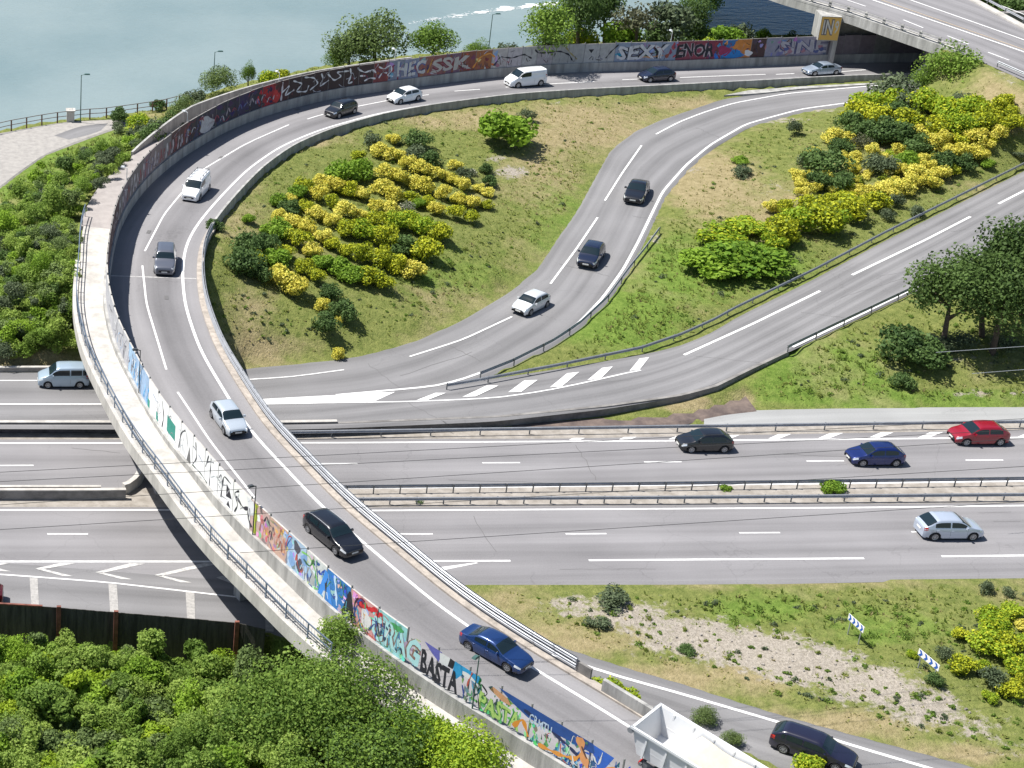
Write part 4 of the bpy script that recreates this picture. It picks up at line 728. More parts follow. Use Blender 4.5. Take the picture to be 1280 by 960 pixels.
# ------------------------------------------------------------------ overpass (top right)
ov = empty('road_overpass', P(1100, 50, 4), 0, 'concrete road overpass crossing above the ramp at the top right', 'bridge'); inv = Matrix.Translation(-Vector(ov.location))
def ovp(mb, name, m_): o = mb.build(name, m_, ov); o.matrix_parent_inverse = inv; recalc(o); return o
A = resample(opA, n=90); B = resample(opB, n=90)
mb, _ = strip_mesh(A, B, 90, 10, .0); o = mb.build('overpass_road', M['road']); tag(o, kind='structure'); opr = o
ied = int(np.argmin(abs(A[:, 0] - P(1172, 56, 10.4)[0])))
def edge_sweep(path, prof, name, m_, parent=True): mb = MB(); mb.sweep(path, prof); return ovp(mb, name, m_)
mb = MB(); n = ied + 1; vs = []
for i in range(n):
    for q, dz in ((A[i], -.06), (B[i], -.06), (B[i], -1.0), (A[i], -1.0)): vs.append((q[0], q[1], q[2] + dz))
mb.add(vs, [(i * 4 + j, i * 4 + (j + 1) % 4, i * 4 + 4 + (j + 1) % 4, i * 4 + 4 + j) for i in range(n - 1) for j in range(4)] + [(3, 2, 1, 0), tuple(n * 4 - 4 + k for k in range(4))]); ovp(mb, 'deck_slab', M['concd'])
sg = 1 if np.cross(A[10, :2] - A[9, :2], B[9, :2] - A[9, :2]) > 0 else -1   # + : deck lies to the left of the edge path
A2 = A[:ied + 3]
mb = MB(); mb.sweep(A2, [(-sg * .35, -1.15), (sg * .0, -1.15), (sg * .0, .1), (-sg * .35, .1)]); ovp(mb, 'fascia_beam', M['conc'])
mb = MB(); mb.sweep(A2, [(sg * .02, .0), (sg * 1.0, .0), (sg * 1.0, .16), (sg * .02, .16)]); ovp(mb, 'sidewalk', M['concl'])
for k, (lo, hi) in enumerate(((.4, .5), (.75, .85))): mb = MB(); mb.sweep(A2, [(-sg * .2, lo), (-sg * .1, lo), (-sg * .1, hi), (-sg * .2, hi)]); ovp(mb, 'parapet_rail', M['conc'])
pp = resample(A2, 2.6)
for q in pp: mb = MB(); mb.box((q[0] , q[1], q[2] + .5), (.18, .3, .8), rz=.4); ovp(mb, 'parapet_post', M['conc'])
mb = MB(); mb.sweep(B, [(0, .0), (-sg * 1.0, .0), (-sg * 1.0, .18), (0, .18)]); ovp(mb, 'sidewalk', M['concl'])
guard_rail(B[5:] + (0, 0, .15), 'guard rail on the far side of the overpass by the dark trees', 4, side=1)
guard_rail(A[ied + 6:ied + 40] + (0.0, -.2, 0), 'guard rail by the dirt edge where the overpass meets the bank', 4, side=-1)
# abutments
q0 = P(1040, 77, 4); dirx = (tt[ist(1060, 96)] * -1); dirx = dirx / np.linalg.norm(dirx)
aw = [np.array([q0[0], q0[1], 4.]), np.array([q0[0] + dirx[0] * 26, q0[1] + dirx[1] * 26, 4.])]
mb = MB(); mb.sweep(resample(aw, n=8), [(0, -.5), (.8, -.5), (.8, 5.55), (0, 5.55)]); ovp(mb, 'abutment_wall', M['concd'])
# projecting head with yellow paint
c0 = P(1022, 50, 7.3); c1 = P(1047, 51, 7.3); ang = math.atan2(c1[1] - c0[1], c1[0] - c0[0]); wdt = np.linalg.norm(c1[:2] - c0[:2]); cen = (c0 + c1) / 2; nrm = np.array((-math.sin(ang), math.cos(ang)))
mb = MB(); mb.box((cen[0] + nrm[0] * 1.5, cen[1] + nrm[1] * 1.5, 8.8), (wdt, 3., 3.1), rz=ang); ovp(mb, 'abutment_head', M['conc'])
mb = MB(); mb.box((c1[0] + nrm[0] * 1.5 - .2, c1[1] + nrm[1] * 1.5, 5.7), (.5, 2.6, 3.8), rz=ang); ovp(mb, 'abutment_column', M['concl'])
def face(u, h, lift=.01): return (c0[0] + (c1[0] - c0[0]) * u - nrm[0] * lift, c0[1] + (c1[1] - c0[1]) * u - nrm[1] * lift, 7.28 + 3.05 * h)
mb = MB(); mb.add([face(.02, .02), face(.98, .02), face(.98, .98), face(.02, .98)], [(0, 1, 2, 3)]); ovp(mb, 'yellow_patch', pm((.72, .42, .10)))
mbk = MB(); mbw = MB()
for body, u0, u1, h0, h1, mm_, bd, lf in (('IN', .12, .66, .22, .9, mbk, .08, .016), ('IN', .14, .64, .26, .86, mbw, .01, .022), ('9', .72, .92, .3, .85, mbw, .02, .02)):
    v, f = text_mesh(body, bd); lo = v.min(0); hi = v.max(0); mm_.add([face(u0 + (u1 - u0) * (a[0] - lo[0]) / (hi[0] - lo[0]), h0 + (h1 - h0) * (a[1] - lo[1]) / (hi[1] - lo[1]), lf) for a in v], f)
ovp(mbk, 'graffiti_lettering', pm((.14, .12, .12))); ovp(mbw, 'graffiti_lettering', pm((.66, .60, .52)))
# wing wall right
wa = P(1178, 60, 9.6); wb_ = P(1138, 99, 4.1); mb = MB(); mb.add([(wa[0], wa[1], wa[2]), (wa[0], wa[1], 3.5), (wb_[0], wb_[1], 3.5), (wb_[0], wb_[1], 4.6), (wa[0] + .6, wa[1] + .3, wa[2]), (wa[0] + .6, wa[1] + .3, 3.5), (wb_[0] + .6, wb_[1] + .3, 3.5), (wb_[0] + .6, wb_[1] + .3, 4.6)], [(0, 1, 2, 3), (7, 6, 5, 4), (0, 3, 7, 4), (3, 2, 6, 7), (2, 1, 5, 6), (1, 0, 4, 5)]); ovp(mb, 'wing_wall', M['concl'])
e0 = A[ied]; mb = MB(); bb = B[ied]; mb.sweep(np.array([e0 * (1, 1, 0), bb * (1, 1, 0)]), [(-.4, 3), (.4, 3), (.4, e0[2] - 1.02), (-.4, e0[2] - 1.02)]); ovp(mb, 'abutment_wall', M['concd'])

# ------------------------------------------------------------------ painted markings
def surf(A, B, n=900):
    a = resample(smooth(resample(A, .5), 6), n=n); b = resample(smooth(resample(B, .5), 6), n=n)
    def f(px, py):
        z = 1.5
        for _ in range(6):
            p = P(px, py, z)[:2]; m_ = (a + b) / 2; i = int(np.argmin(np.linalg.norm(m_[:, :2] - p, axis=1))); best = None
            for k in range(max(0, i - 60), min(n, i + 61)):
                e = b[k, :2] - a[k, :2]; t = np.dot(p - a[k, :2], e) / np.dot(e, e); r_ = np.linalg.norm(p - a[k, :2] - e * t)
                if best is None or r_ < best[0]: best = (r_, a[k, 2] * (1 - t) + b[k, 2] * t)
            z = best[1]
        return z
    return f
LOOPZ = surf(loopA, loopB); SLIPZ = surf(slipA, slipB)
def ribbon(mb, path, wd, mi=0):
    mb.sweep(path, [(-wd / 2, 0), (wd / 2, 0)], mi, closed=False)
def mark(parent, name, items, m='paint', lift=.012, zf=0., sf=None):
    mb = MB()
    for it in items:
        pts, wd = it; z = zf
        if sf:
            q2 = resample([(a[0], a[1], 0) for a in pts], 6.); pts = [(a[0], a[1], sf(a[0], a[1])) for a in q2]
        q = np.array([P(a[0], a[1], z(a[0]) if callable(z) else z) if len(a) < 3 else P(*a) for a in pts]); q = resample(q, 1.5) if len(q) < 3 else resample(smooth(resample(q, .5), 6), 1.5)
        q[:, 2] += lift; ribbon(mb, q, wd)
    o = mb.build(name, M[m], parent); return o
def mpoly(parent, name, polys, zf=0., lift=.012, m='paint', sf=None):
    mb = MB()
    for pl in polys:
        mb.add([tuple(P(a[0], a[1], sf(*a) if sf else zf(a[0]) if callable(zf) else zf) + np.array((0, 0, lift))) for a in pl], [tuple(range(len(pl)))])
    return mb.build(name, M[m], parent)
mark(hwU, 'lane_marking', [([(-400, 554), (0, 554), (420, 553.5), (850, 551), (1280, 547), (2450, 536)], .22), ([(400, 610.7), (850, 606.8), (1280, 601.5), (2450, 588)], .2)])
mark(hwU, 'lane_marking', [([(x, 582 - .0055 * x), (x + 47, 582 - .0055 * (x + 47))], .16) for x in (-206, -5, 198, 400, 603, 805, 1008, 1207, 1410, 1612, 1814, 2016, 2218)])
mark(hwL, 'lane_marking', [([(-400, 637.5), (205, 637.5), (430, 638.5), (1080, 634.5), (1280, 632), (2450, 620)], .2), ([(-400, 702), (0, 702), (290, 702)], .22), ([(500, 701.5), (638, 701), ], .2), ([(736, 700.5), (1080, 698)], .22), ([(1177, 695.5), (1520, 692)], .22), ([(1620, 691), (1960, 688)], .22), ([(2060, 687), (2400, 684)], .22)])
mark(hwL, 'lane_marking', [([(x, 667.5 - max(0, x - 700) * .006), (x + 51, 667.5 - max(0, x - 649) * .006)], .16) for x in (-158, 59, 275, 490, 707, 924, 1139, 1358, 1575, 1792, 2009, 2226)])
bars = []
for k in range(12):
    x = 711 + 62.3 * k; yb = 550.5 - (x - 711) * .0062; bars.append([(x, yb - .6), (x + 14, yb - .6), (x + 32, yb - 7.6), (x + 16, yb - 7.6)])
mpoly(hwU, 'hatch_marking', bars, lift=.011)
mpoly(hwL, 'arrow_marking', [[(540, 713), (552, 709), (595, 703.2), (598, 704), (556, 712.5), (543, 715)]], lift=.014)
mark(exr, 'lane_marking', [([(-400, 700), (0, 718), (134, 728), (336, 751)], .16), ([(690, 818), (734, 833), (776, 846.6), (840, 864), (994, 909), (1065, 932), (1157, 959), (1350, 1016), (1850, 1146)], .26)], lift=.02)
chev = []
for (tx, ty, ux, uy, lx, ly, th) in ((44, 711, 91, 704, 80, 720, 1.2), (119, 715.6, 178, 704.4, 154, 724, 1.6), (193, 719, 270, 704.4, 228, 728, 2.1), (270, 722, 350, 708, 300, 733, 2.4), (-20, 708, 8, 704, 2, 714, 1)):
    chev += [[(tx, ty), (tx + 9, ty + th * .6), (ux + 4, uy + .4), (ux - 16, uy)], [(tx, ty), (tx + 9, ty + th * .2), (lx + 12, ly + .6), (lx - 2, ly + .2)]]
mpoly(exr, 'chevron_marking', chev, lift=.022, m='oldpaint')
mpoly(exr, 'rumble_strip', [[(37, 722), (47, 723), (49, 761.5), (39.5, 761)], [(135.5, 730), (146, 731), (148.5, 770), (138, 769)], [(232, 739.5), (243, 740.5), (244, 778), (234, 777)], [(331, 752.5), (341, 753.5), (342, 790), (332, 789)]], lift=.018, m='faded')
mark(loop, 'lane_marking', [([(-400, 476), (0, 476), (130, 476)], .18), ([(296, 475.5), (363, 471.5), (430, 462.5)], .16), ([(512, 446, .92), (578, 425, 1.0), (640, 396, 1.1)], .2), ([(688, 355, 1.5), (720, 312, 1.9), (747, 272, 2.2)], .2), ([(756, 251, 2.35), (778, 216, 2.7), (802, 182, 3.0)], .2), ([(820, 168, 3.15), (848, 153, 3.3), (880, 140.5, 3.45), (917, 129, 3.6), (984, 117, 3.8), (1119, 105, 4), (1200, 101, 4)], .22),
    ([(420, 494, .9), (544, 483, .9), (581, 473.5, .95), (635, 453, 1.05), (689, 427, 1.15), (722, 405.5, 1.3), (753, 373, 1.5), (779, 337, 1.8), (798, 302, 2.1), (828, 240, 2.6), (858, 206, 2.9), (888, 181, 3.1), (933, 155, 3.35), (1001, 136.5, 3.7), (1072, 127, 3.9), (1140, 120, 4)], .26)], sf=LOOPZ, lift=.03)
mpoly(slip, 'gore_marking', [[(310, 500), (380, 496), (420, 494), (452, 491.5), (494, 490), (470, 501), (420, 504), (315, 506)]], zf=.9, lift=.018)
mark(slip, 'lane_marking', [([(-400, 505.5), (0, 505.5), (320, 505)], .22), ([(420, 503.5), (500, 502.5), (560, 500.5), (621, 497.5), (680, 489), (736, 477.5), (780, 467), (801, 463)], .18), ([(855, 444), (940, 405.5), (1025, 364)], .26), ([(1065, 344), (1157, 300), (1213, 271)], .26), ([(1248, 255), (1340, 208)], .26), ([(991, 434), (1070, 396), (1152, 356), (1251, 303.5), (1280, 289), (1450, 200)], .25)], sf=SLIPZ, lift=.03)
z5 = lambda l: [(420 + a / 2.977, 300 + b / 2.977) for a, b in l]
mpoly(slip, 'hatch_marking', [z5(l) for l in ([(300, 597), (340, 597), (410, 570), (370, 570)], [(470, 585), (520, 583), (605, 543), (560, 543)], [(640, 568), (690, 566), (750, 522), (700, 524)], [(795, 550), (840, 546), (905, 492), (860, 497)], [(935, 523), (985, 517), (1030, 472), (990, 477)], [(1092, 488), (1130, 483), (1165, 438), (1130, 442)])], sf=SLIPZ, lift=.04)
mb = MB()
def rpath(pts):
    out = []
    for x, y in pts: i, z = ramp_i(x, y); out.append(P(x, y, z))
    q = resample(smooth(resample(out, .5), 8), 1.0); q[:, 2] = [CZ[int(np.argmin(np.linalg.norm(C[:, :2] - p[:2], axis=1)))] + .012 for p in q]; return q
for pts in ([(1085, 87), (1048, 90)], [(993, 92), (970, 93)], [(957, 93), (900, 95), (850, 97)], [(797, 99), (778, 99.8)], [(743, 102), (690, 104.5), (632, 109)], [(600, 111.7), (568, 114)], [(536, 118.5), (526, 119.5)], [(483, 126), (447, 133)], [(404, 143), (384, 149)], [(361, 156), (305, 181), (252, 213)], [(235, 232), (205, 268), (181, 314)], [(178, 332), (183, 380), (208, 462)], [(222, 490), (262, 551), (318, 622)]):
    ribbon(mb, rpath(pts), .17)
q = off(0., .012, 0, NC); ribbon(mb, q, .24)
mb.build('lane_marking', M['paint'], ramp_o)
mb = MB(); j = ist(227, 345); a = C[j] + np.r_[NR[j] * -1.2, .008]; b = C[j] + np.r_[NR[j] * (WD[j] - .05), .008]; ribbon(mb, resample([a, b], n=3), .14); mb.build('expansion_joint', M['oldpaint'], ramp_o)
OPZ0 = surf(opA, opB)
def OPZ(px, py):
    z = 10.3
    a_ = resample(opA, n=300); b_ = resample(opB, n=300)
    for _ in range(6):
        p = P(px, py, z)[:2]; best = None
        for k in range(300):
            e = b_[k, :2] - a_[k, :2]; t = np.dot(p - a_[k, :2], e) / np.dot(e, e); r_ = np.linalg.norm(p - a_[k, :2] - e * t)
            if best is None or r_ < best[0]: best = (r_, a_[k, 2] * (1 - t) + b_[k, 2] * t)
        z = best[1]
    return z
mark(opr, 'lane_marking', [([(1058, 0), (1082, 8)], .2), ([(1129, 25), (1154, 35)], .2), ([(1184, 45), (1211, 55.5)], .2), ([(1235, 65.5), (1261.5, 75.6)], .2), ([(1085, -2), (1280, 65), (1400, 112)], .3), ([(1132, -2), (1206, 24), (1280, 50), (1400, 95)], .25), ([(1200, -12), (1280, 18), (1400, 68)], .2), ([(1010, -12), (1040, -6)], .2)], sf=OPZ, lift=.03)
mark(opr, 'kerb_marking', [([(1087, -5), (1280, 62), (1400, 109)], .14)], 'yellowpaint', sf=OPZ, lift=.026)

M['crack'] = mat('bitumen_seal', (.125, .122, .122), .8)
r = np.random.default_rng(33)
def seals(parent, lst, zf):
    mb = MB()
    for (x0, y0, x1, y1) in lst:
        n = 9; q = np.array([P(x0 + (x1 - x0) * k / n + r.normal(0, 1.0), y0 + (y1 - y0) * k / n + r.normal(0, .25), 0.) for k in range(n + 1)])
        if zf: q = np.array([P(*pj(*p)[:2], zf(*pj(*p)[:2])) for p in q])
        q[:, 2] += .009; ribbon(mb, q, .05)
    mb.build('crack_seal', M['crack'], parent)
seals(hwU, [(560, 600, 700, 604), (720, 556, 745, 600), (90, 560, 150, 566), (980, 568, 1060, 571)], None)
seals(hwL, [(1225, 641, 1262, 640), (1242, 652, 1274, 652), (700, 712, 820, 711), (590, 645, 620, 690)], None)
seals(loop, [(560, 430, 600, 452), (500, 470, 590, 440), (870, 160, 900, 172), (700, 330, 760, 345), (790, 270, 825, 275), (460, 455, 500, 486)], LOOPZ)
seals(slip, [(508, 503, 560, 530), (700, 480, 790, 475), (870, 445, 960, 455), (1000, 390, 1060, 398), (1100, 345, 1160, 335), (1050, 372, 1130, 348), (1190, 290, 1250, 280)], SLIPZ)
# manholes and drain covers
for (x, y, zz, par) in ((208, 372, 6.5, ramp_o), (186, 290, 6.5, ramp_o), (276, 197, 6.4, ramp_o), (372, 137, 5.9, ramp_o)):
    i, z_ = ramp_i(x, y); q = P(x, y, z_); mb = MB(); mb.box((q[0], q[1], z_ + .012), (.75, .35, .03), rz=math.atan2(tt[i][1], tt[i][0])); mb.build('drain_cover', M['crack'], par)
# ------------------------------------------------------------------ cars
KINDS = dict(   # L W H  hood-front z, cowl z, tail z, cowl x, roof front x, roof rear x, rear glass base x (fractions of L from centre, + is front)
    hatch=(4.05, 1.72, 1.48, .72, .96, .98, .26, .09, -.30, -.455, .30, .61), sedan=(4.55, 1.78, 1.42, .68, .93, .98, .22, .07, -.21, -.36, .31, .60), estate=(4.7, 1.80, 1.47, .70, .94, 1.0, .23, .10, -.37, -.475, .31, .60),
    suv=(4.5, 1.84, 1.70, .86, 1.10, 1.12, .24, .12, -.37, -.47, .36, .64), mpv=(4.15, 1.73, 1.80, .84, 1.12, 1.12, .29, .13, -.44, -.485, .31, .64), van=(4.8, 1.9, 1.94, .88, 1.2, 1.3, .33, .17, -.465, -.49, .33, .66), coupe=(4.35, 1.75, 1.38, .66, .90, .92, .20, .03, -.16, -.40, .31, .60))
def carfn(kind):
    L, W, Hh, zf, zc, zt, xc, xr, xq, xg, R0, wr_ = KINDS[kind]; hl = L / 2; hw0 = W / 2; ride = .19
    xs = np.array([-.5, -.49, xg, xq, (xq + xr) / 2, xr, xc, .44, .485, .5]) * L
    ztop = np.array([zt - .16, zt - .02, zt + .02, Hh - .035, Hh, Hh - .03, zc, zf + .06, zf - .05, zf - .20])
    def top(x): return float(np.mean(np.interp(np.clip(x + L * np.array((-.05, -.03, 0, .03, .05)), -hl, hl), xs, ztop))) if abs(x) < L * .44 else float(np.interp(x, xs, ztop))
    def belt(x): return float(np.interp(x, np.array([-.5, -.49, xg, xc, .44, .485, .5]) * L, [zt - .17, zt - .05, zt - .03, zc - .045, zf + .01, zf - .08, zf - .23]))
    def hw(x): return hw0 * (1 - .22 * abs(x / hl) ** 9 - .05 * abs(x / hl) ** 2)
    wx = (L * .5 - L * .195, -L * .5 + L * .185); rw = .31 if kind not in ('suv', 'van') else .34
    def sec(x):
        zr = top(x); zb = belt(x); g = min(max((zr - zb - .04) / (Hh - zc), 0), 1); hb = hw(x); wb = hb * .93; wr = wb * (1 - g) + hb * (.76 if kind not in ('van', 'mpv') else .84) * g
        bot = ride
        for c in wx:
            d = abs(x - c)
            if d < rw + .07: bot = max(bot, rw + math.sqrt((rw + .07) ** 2 - d * d) - .02)
        if abs(x) > hl * .97: bot = max(bot, .24)
        er = zr - .035 - .06 * g
        pts = [(0, zr), (.5 * wr, zr - .008), (.86 * wr, zr - .022), (wr, er), ((wr * .45 + wb * .55), zb + (er - zb) * .45), (wb, zb), (hb, zb - .13), (hb * 1.01, .52), (hb, .36), (hb * .96, ride)]
        out = []
        for k, (y, z) in enumerate(pts):
            if k >= 6: z = max(z, bot + (9 - k) * .004)
            out.append((y, z))
        return out
    def S(x, t):
        s = sec(x); sg_ = 1 if t >= 0 else -1; t = min(abs(t), 9); i = min(int(t), 8); a = t - i; return Vector((x, sg_ * (s[i][0] * (1 - a) + s[i + 1][0] * a), s[i][1] * (1 - a) + s[i + 1][1] * a))
    return S, sec, KINDS[kind], wx, rw
def patch(S, x0, x1, t0, t1, nx, ntt, lift=.009, xf=None):
    mb = MB(); vs = []
    for i in range(nx + 1):
        for j in range(ntt + 1):
            a, b = i / nx, j / ntt; t = t0 + (t1 - t0) * b; xa, xb = xf(t) if xf else (x0, x1); x = xa + (xb - xa) * a; p = S(x, t); e = .01; du = S(x + e, t) - S(x - e, t); s_ = 1 if t >= 0 else -1; dv = S(x, t + .05) - S(x, t - .05); n = du.cross(dv); n = n.normalized() if n.length > 1e-9 else Vector((0, 0, 1))
            if n.z * 1 + n.y * s_ < 0: n = -n
            vs.append(p + n * lift)
    mb.add(vs, [(i * (ntt + 1) + j, i * (ntt + 1) + j + 1, (i + 1) * (ntt + 1) + j + 1, (i + 1) * (ntt + 1) + j) for i in range(nx) for j in range(ntt)], smooth=True); return mb
CARM = {}
def paint_mat(c, metal=.35):
    k = (c, metal)
    if k not in CARM: CARM[k] = mat('car_paint_%d' % len(CARM), c, .32, metal, .5, coat=1.0)
    return CARM[k]
PROTO = {}
def me_of(mb, name, mats):
    me = bpy.data.meshes.new(name); me.from_pydata(mb.v, [], mb.f)
    for m_ in (mats if isinstance(mats, list) else [mats]): me.materials.append(m_)
    me.polygons.foreach_set('material_index', mb.m); me.polygons.foreach_set('use_smooth', mb.sm); me.update(); return me
def wheel_meshes(rw):
    k = ('w', rw)
    if k not in PROTO:
        n = 24; mb = MB(); prof = [(rw * .66, -.10), (rw * .9, -.105), (rw, -.08), (rw, .08), (rw * .9, .105), (rw * .66, .10)]; vs = []
        for i in range(n):
            t = 2 * math.pi * i / n; vs += [(r * math.cos(t), y, r * math.sin(t)) for r, y in prof]
        mb.add(vs, [(i * 6 + j, ((i + 1) % n) * 6 + j, ((i + 1) % n) * 6 + (j + 1) % 6, i * 6 + (j + 1) % 6) for i in range(n) for j in range(6)], smooth=True); ty = me_of(mb, 'tyre', M['tyre'])
        mb = MB()
        for s in (-1, 1):
            y = .085 * s; mb.add([(rw * .66 * math.cos(2 * math.pi * i / n), y * .55, rw * .66 * math.sin(2 * math.pi * i / n)) for i in range(n)], [tuple(range(n))], 1)
            for q in range(7):
                a = 2 * math.pi * q / 7; w_ = .16; mb.add([(rw * .12 * math.cos(a - .6), y * 1.05, rw * .12 * math.sin(a - .6)), (rw * .64 * math.cos(a - w_), y, rw * .64 * math.sin(a - w_)), (rw * .64 * math.cos(a + w_), y, rw * .64 * math.sin(a + w_)), (rw * .12 * math.cos(a + .6), y * 1.05, rw * .12 * math.sin(a + .6))], [(0, 1, 2, 3)])
            vs = []
            for i in range(n):
                t = 2 * math.pi * i / n; vs += [(rw * .68 * math.cos(t), y * 1.2, rw * .68 * math.sin(t)), (rw * .57 * math.cos(t), y * 1.05, rw * .57 * math.sin(t))]
            mb.add(vs, [(2 * i, 2 * i + 1, (2 * i + 3) % (2 * n), (2 * i + 2) % (2 * n)) for i in range(n)]); mb.tube((0, y * .8, 0), (0, y * 1.15, 0), rw * .17, n=10)
        PROTO[k] = (ty, me_of(mb, 'rim', [M['rim'], M['steeld']]))
    return PROTO[k]
def car(px, py, dx, dy, z, kind, colr, label, lpx=None, rack=False, metal=.35, ramp=False, side_glass=True, sc_=1.06, group='cars driving on the ramp and highways', cat='car', dark=False, name='car', roofr=False):
    S, sec, (L, W, Hh, zf, zc, zt, xc, xr, xq, xg, R0, wr_), wx, rw = carfn(kind)
    if ramp:
        i, z = ramp_i(px, py); p = P(px, py, z); d = tt[i].copy()
    else:
        if z > 1.: z = LOOPZ(px, py)
        p = P(px, py, z); q = P(px + dx, py + dy, z); d = (q - p)[:2]
    ang = math.atan2(d[1], d[0]); root = empty(name, (p[0], p[1], z + .015), ang, label, cat, group); root.scale = (sc_,) * 3
    pm_ = paint_mat(colr, 0. if sum(colr) < .06 else metal)
    # body shell
    st = sorted(set(np.round(np.concatenate([np.linspace(-.5, .5, 41) * L, np.array([-.495, -.485, .485, .494, xg, xq, xr, xc]) * L] + [c + (rw + .07) * np.cos(np.linspace(0, math.pi, 13)) for c in wx]), 4))); st = [s for s in st if -.5 * L <= s <= .5 * L]
    key = ('body', kind)
    mb = MB(); vs = []; k = 10
    for x in st:
        s = sec(x); vs += [(x, y, z_) for y, z_ in s] + [(x, -y, z_) for y, z_ in s]
    fs = []
    for i in range(len(st) - 1):
        a, b = i * 20, (i + 1) * 20
        for j in range(9): fs += [(a + j, a + j + 1, b + j + 1, b + j), (a + 10 + j + 1, a + 10 + j, b + 10 + j, b + 10 + j + 1)]
    mb.add(vs, fs, smooth=True)
    e = (len(st) - 1) * 20; mb.add(vs, [tuple(range(10)) + tuple(range(19, 10, -1)), tuple(e + q for q in (list(range(10)) + list(range(19, 10, -1)))[::-1])])
    o = mb.build('body', pm_, root); import bmesh
    bm = bmesh.new(); bm.from_mesh(o.data); bmesh.ops.remove_doubles(bm, verts=bm.verts, dist=.0008); bmesh.ops.recalc_face_normals(bm, faces=bm.faces); bm.to_mesh(o.data); bm.free()
    mb = MB(); mb.box((0, 0, .42), (L * .93, W * .78, .38)); mb.box((0, 0, .22), (L * .9, W * .9, .06)); mb.build('underbody', M['plastic'], root)
    gl = M['glass']
    patch(S, xc * L - .05, xr * L + .03, -2.75, 2.75, 5, 8).build('windshield', gl, root)
    if kind == 'van': patch(S, xg * L + .0, xq * L, -2.2, 2.2, 2, 6).build('rear_window', gl, root)
    else: patch(S, xg * L + .04, xq * L - .03, -2.6, 2.6, 4, 8).build('rear_window', gl, root)
    mid = (xr + xq) / 2 * L + .1
    for s in (-1, 1):
        wnd = [(mid + .05, xc * L - .33)]
        if kind != 'van':
            r_end = xq * L + .02 if kind in ('hatch', 'coupe', 'sedan') else xq * L + .12
            rm = mid - .05; 
            if kind in ('estate', 'suv', 'mpv'): wnd += [(rm - .88, rm), (r_end - .12, rm - .96)]
            else: wnd += [(r_end - .15, rm)]
        else: wnd = [(mid + .45, xc * L - .36)]
        for (a, b) in wnd:
            patch(S, a, b, s * 3.3, s * 4.8, 5, 3).build('side_window', gl, root)
        patch(S, L * .40, L * .487, s * 5.05, s * 6.1, 3, 2, .008).build('headlight', M['lamp'], root)
        patch(S, -L * .493, -L * .44, s * 4.8, s * 6.2, 2, 2, .008).build('tail_light', M['tail'], root)
        mb = MB(); q = S(xc * L - .38, s * 5); mb.box((q.x + .02, q.y + s * .12, q.z + .06), (.12, .2, .14), top=.8); mb.build('wing_mirror', pm_ if not dark else M['plastic'], root)
        mb = MB()
        for xx in (mid + .12, mid - .85): q = S(xx, s * 6.1); mb.box((q.x, q.y + s * .012, q.z + .0), (.16, .03, .03))
        mb.build('door_handle', pm_, root)
        mb = MB()
        for xx in (xc * L - .25, mid, mid - .95 if kind != 'van' else mid - 1.3):
            for ta, tb in ((5.15, 6.3), (6.3, 7.4), (7.4, 8.6)):
                a = S(xx - .006, s * ta); b = S(xx + .006, s * ta); c = S(xx + .006, s * tb); d_ = S(xx - .006, s * tb); f_ = Vector((0, s * .004, 0)); mb.add([a + f_, b + f_, c + f_, d_ + f_], [(0, 1, 2, 3)])
        mb.build('door_seam', M['plastic'], root)
        for xw in wx:
            ty, rm_ = wheel_meshes(rw); o = link('wheel', ty, root); o.location = (xw, s * (W / 2 - .11), rw); r = link('rim', rm_, o); 
            mb = MB(); 
    mb = MB(); mb.box((L / 2 - .012, 0, .48), (.03, W * .52, .16)); mb.box((L / 2 - .012, 0, zf - .32), (.03, W * .36, .07)); mb.build('grille', M['plastic'], root)
    for xx in (L / 2 + .008, -L / 2 - .008): mb = MB(); mb.box((xx, 0, .44 if xx > 0 else .62), (.02, .5, .11)); mb.build('number_plate', M['plate'], root)
    if rack:
        mb = MB()
        for s in (-1, 1): mb.tube((xr * L - .1, s * .6, Hh + .14), (xq * L + .1, s * .6, Hh + .14), .025, n=6)
        for xx in np.linspace(xr * L - .15, xq * L + .15, 4): mb.tube((xx, -.66, Hh + .14), (xx, .66, Hh + .14), .022, n=6); mb.box((xx, .6, Hh + .05), (.05, .05, .2)); mb.box((xx, -.6, Hh + .05), (.05, .05, .2))
        mb.build('roof_rack', M['steeld'], root)
    if roofr:
        for s in (-1, 1):
            mb = MB()
            for a, b in zip(np.linspace(xr * L, xq * L, 8)[:-1], np.linspace(xr * L, xq * L, 8)[1:]): pa = S(a, s * 2.7); pb = S(b, s * 2.7); mb.tube(pa + Vector((0, 0, .035)), pb + Vector((0, 0, .035)), .018, n=6, cap=False)
            mb.build('roof_rail', M['steel'], root)
    return root
SIL = (.52, .58, .64); SILB = (.40, .50, .60); WHT = (.78, .79, .80); BLK = (.006, .007, .011); NVY = (.005, .010, .032); BLU = (.006, .02, .13); RDD = (.27, .006, .02); GRY = (.12, .13, .16); DKR = (.12, .006, .01)
car(79, 480, -1, 0, .9, 'mpv', SILB, 'pale blue silver small van like car with large side windows left of the flyover')
car(285, 531, 0, 0, 0, 'hatch', SIL, 'silver hatchback coming down the flyover beside the white graffiti panels', ramp=True)
car(206, 333, 0, 0, 0, 'suv', GRY, 'grey car at the left bend of the ramp, facing the camera', ramp=True, sc_=1.06)
car(245, 243, 0, 0, 0, 'van', WHT, 'white van with a roof rack on the upper left bend of the ramp', rack=True, ramp=True, sc_=1.0, cat='van', name='van', metal=0)
car(426, 143, 0, 0, 0, 'suv', BLK, 'black four wheel drive following the van on the far ramp', ramp=True, sc_=.95)
car(505, 126, 0, 0, 0, 'hatch', WHT, 'white hatchback on the far curve of the ramp, next to the blue painted barrier', ramp=True, metal=0)
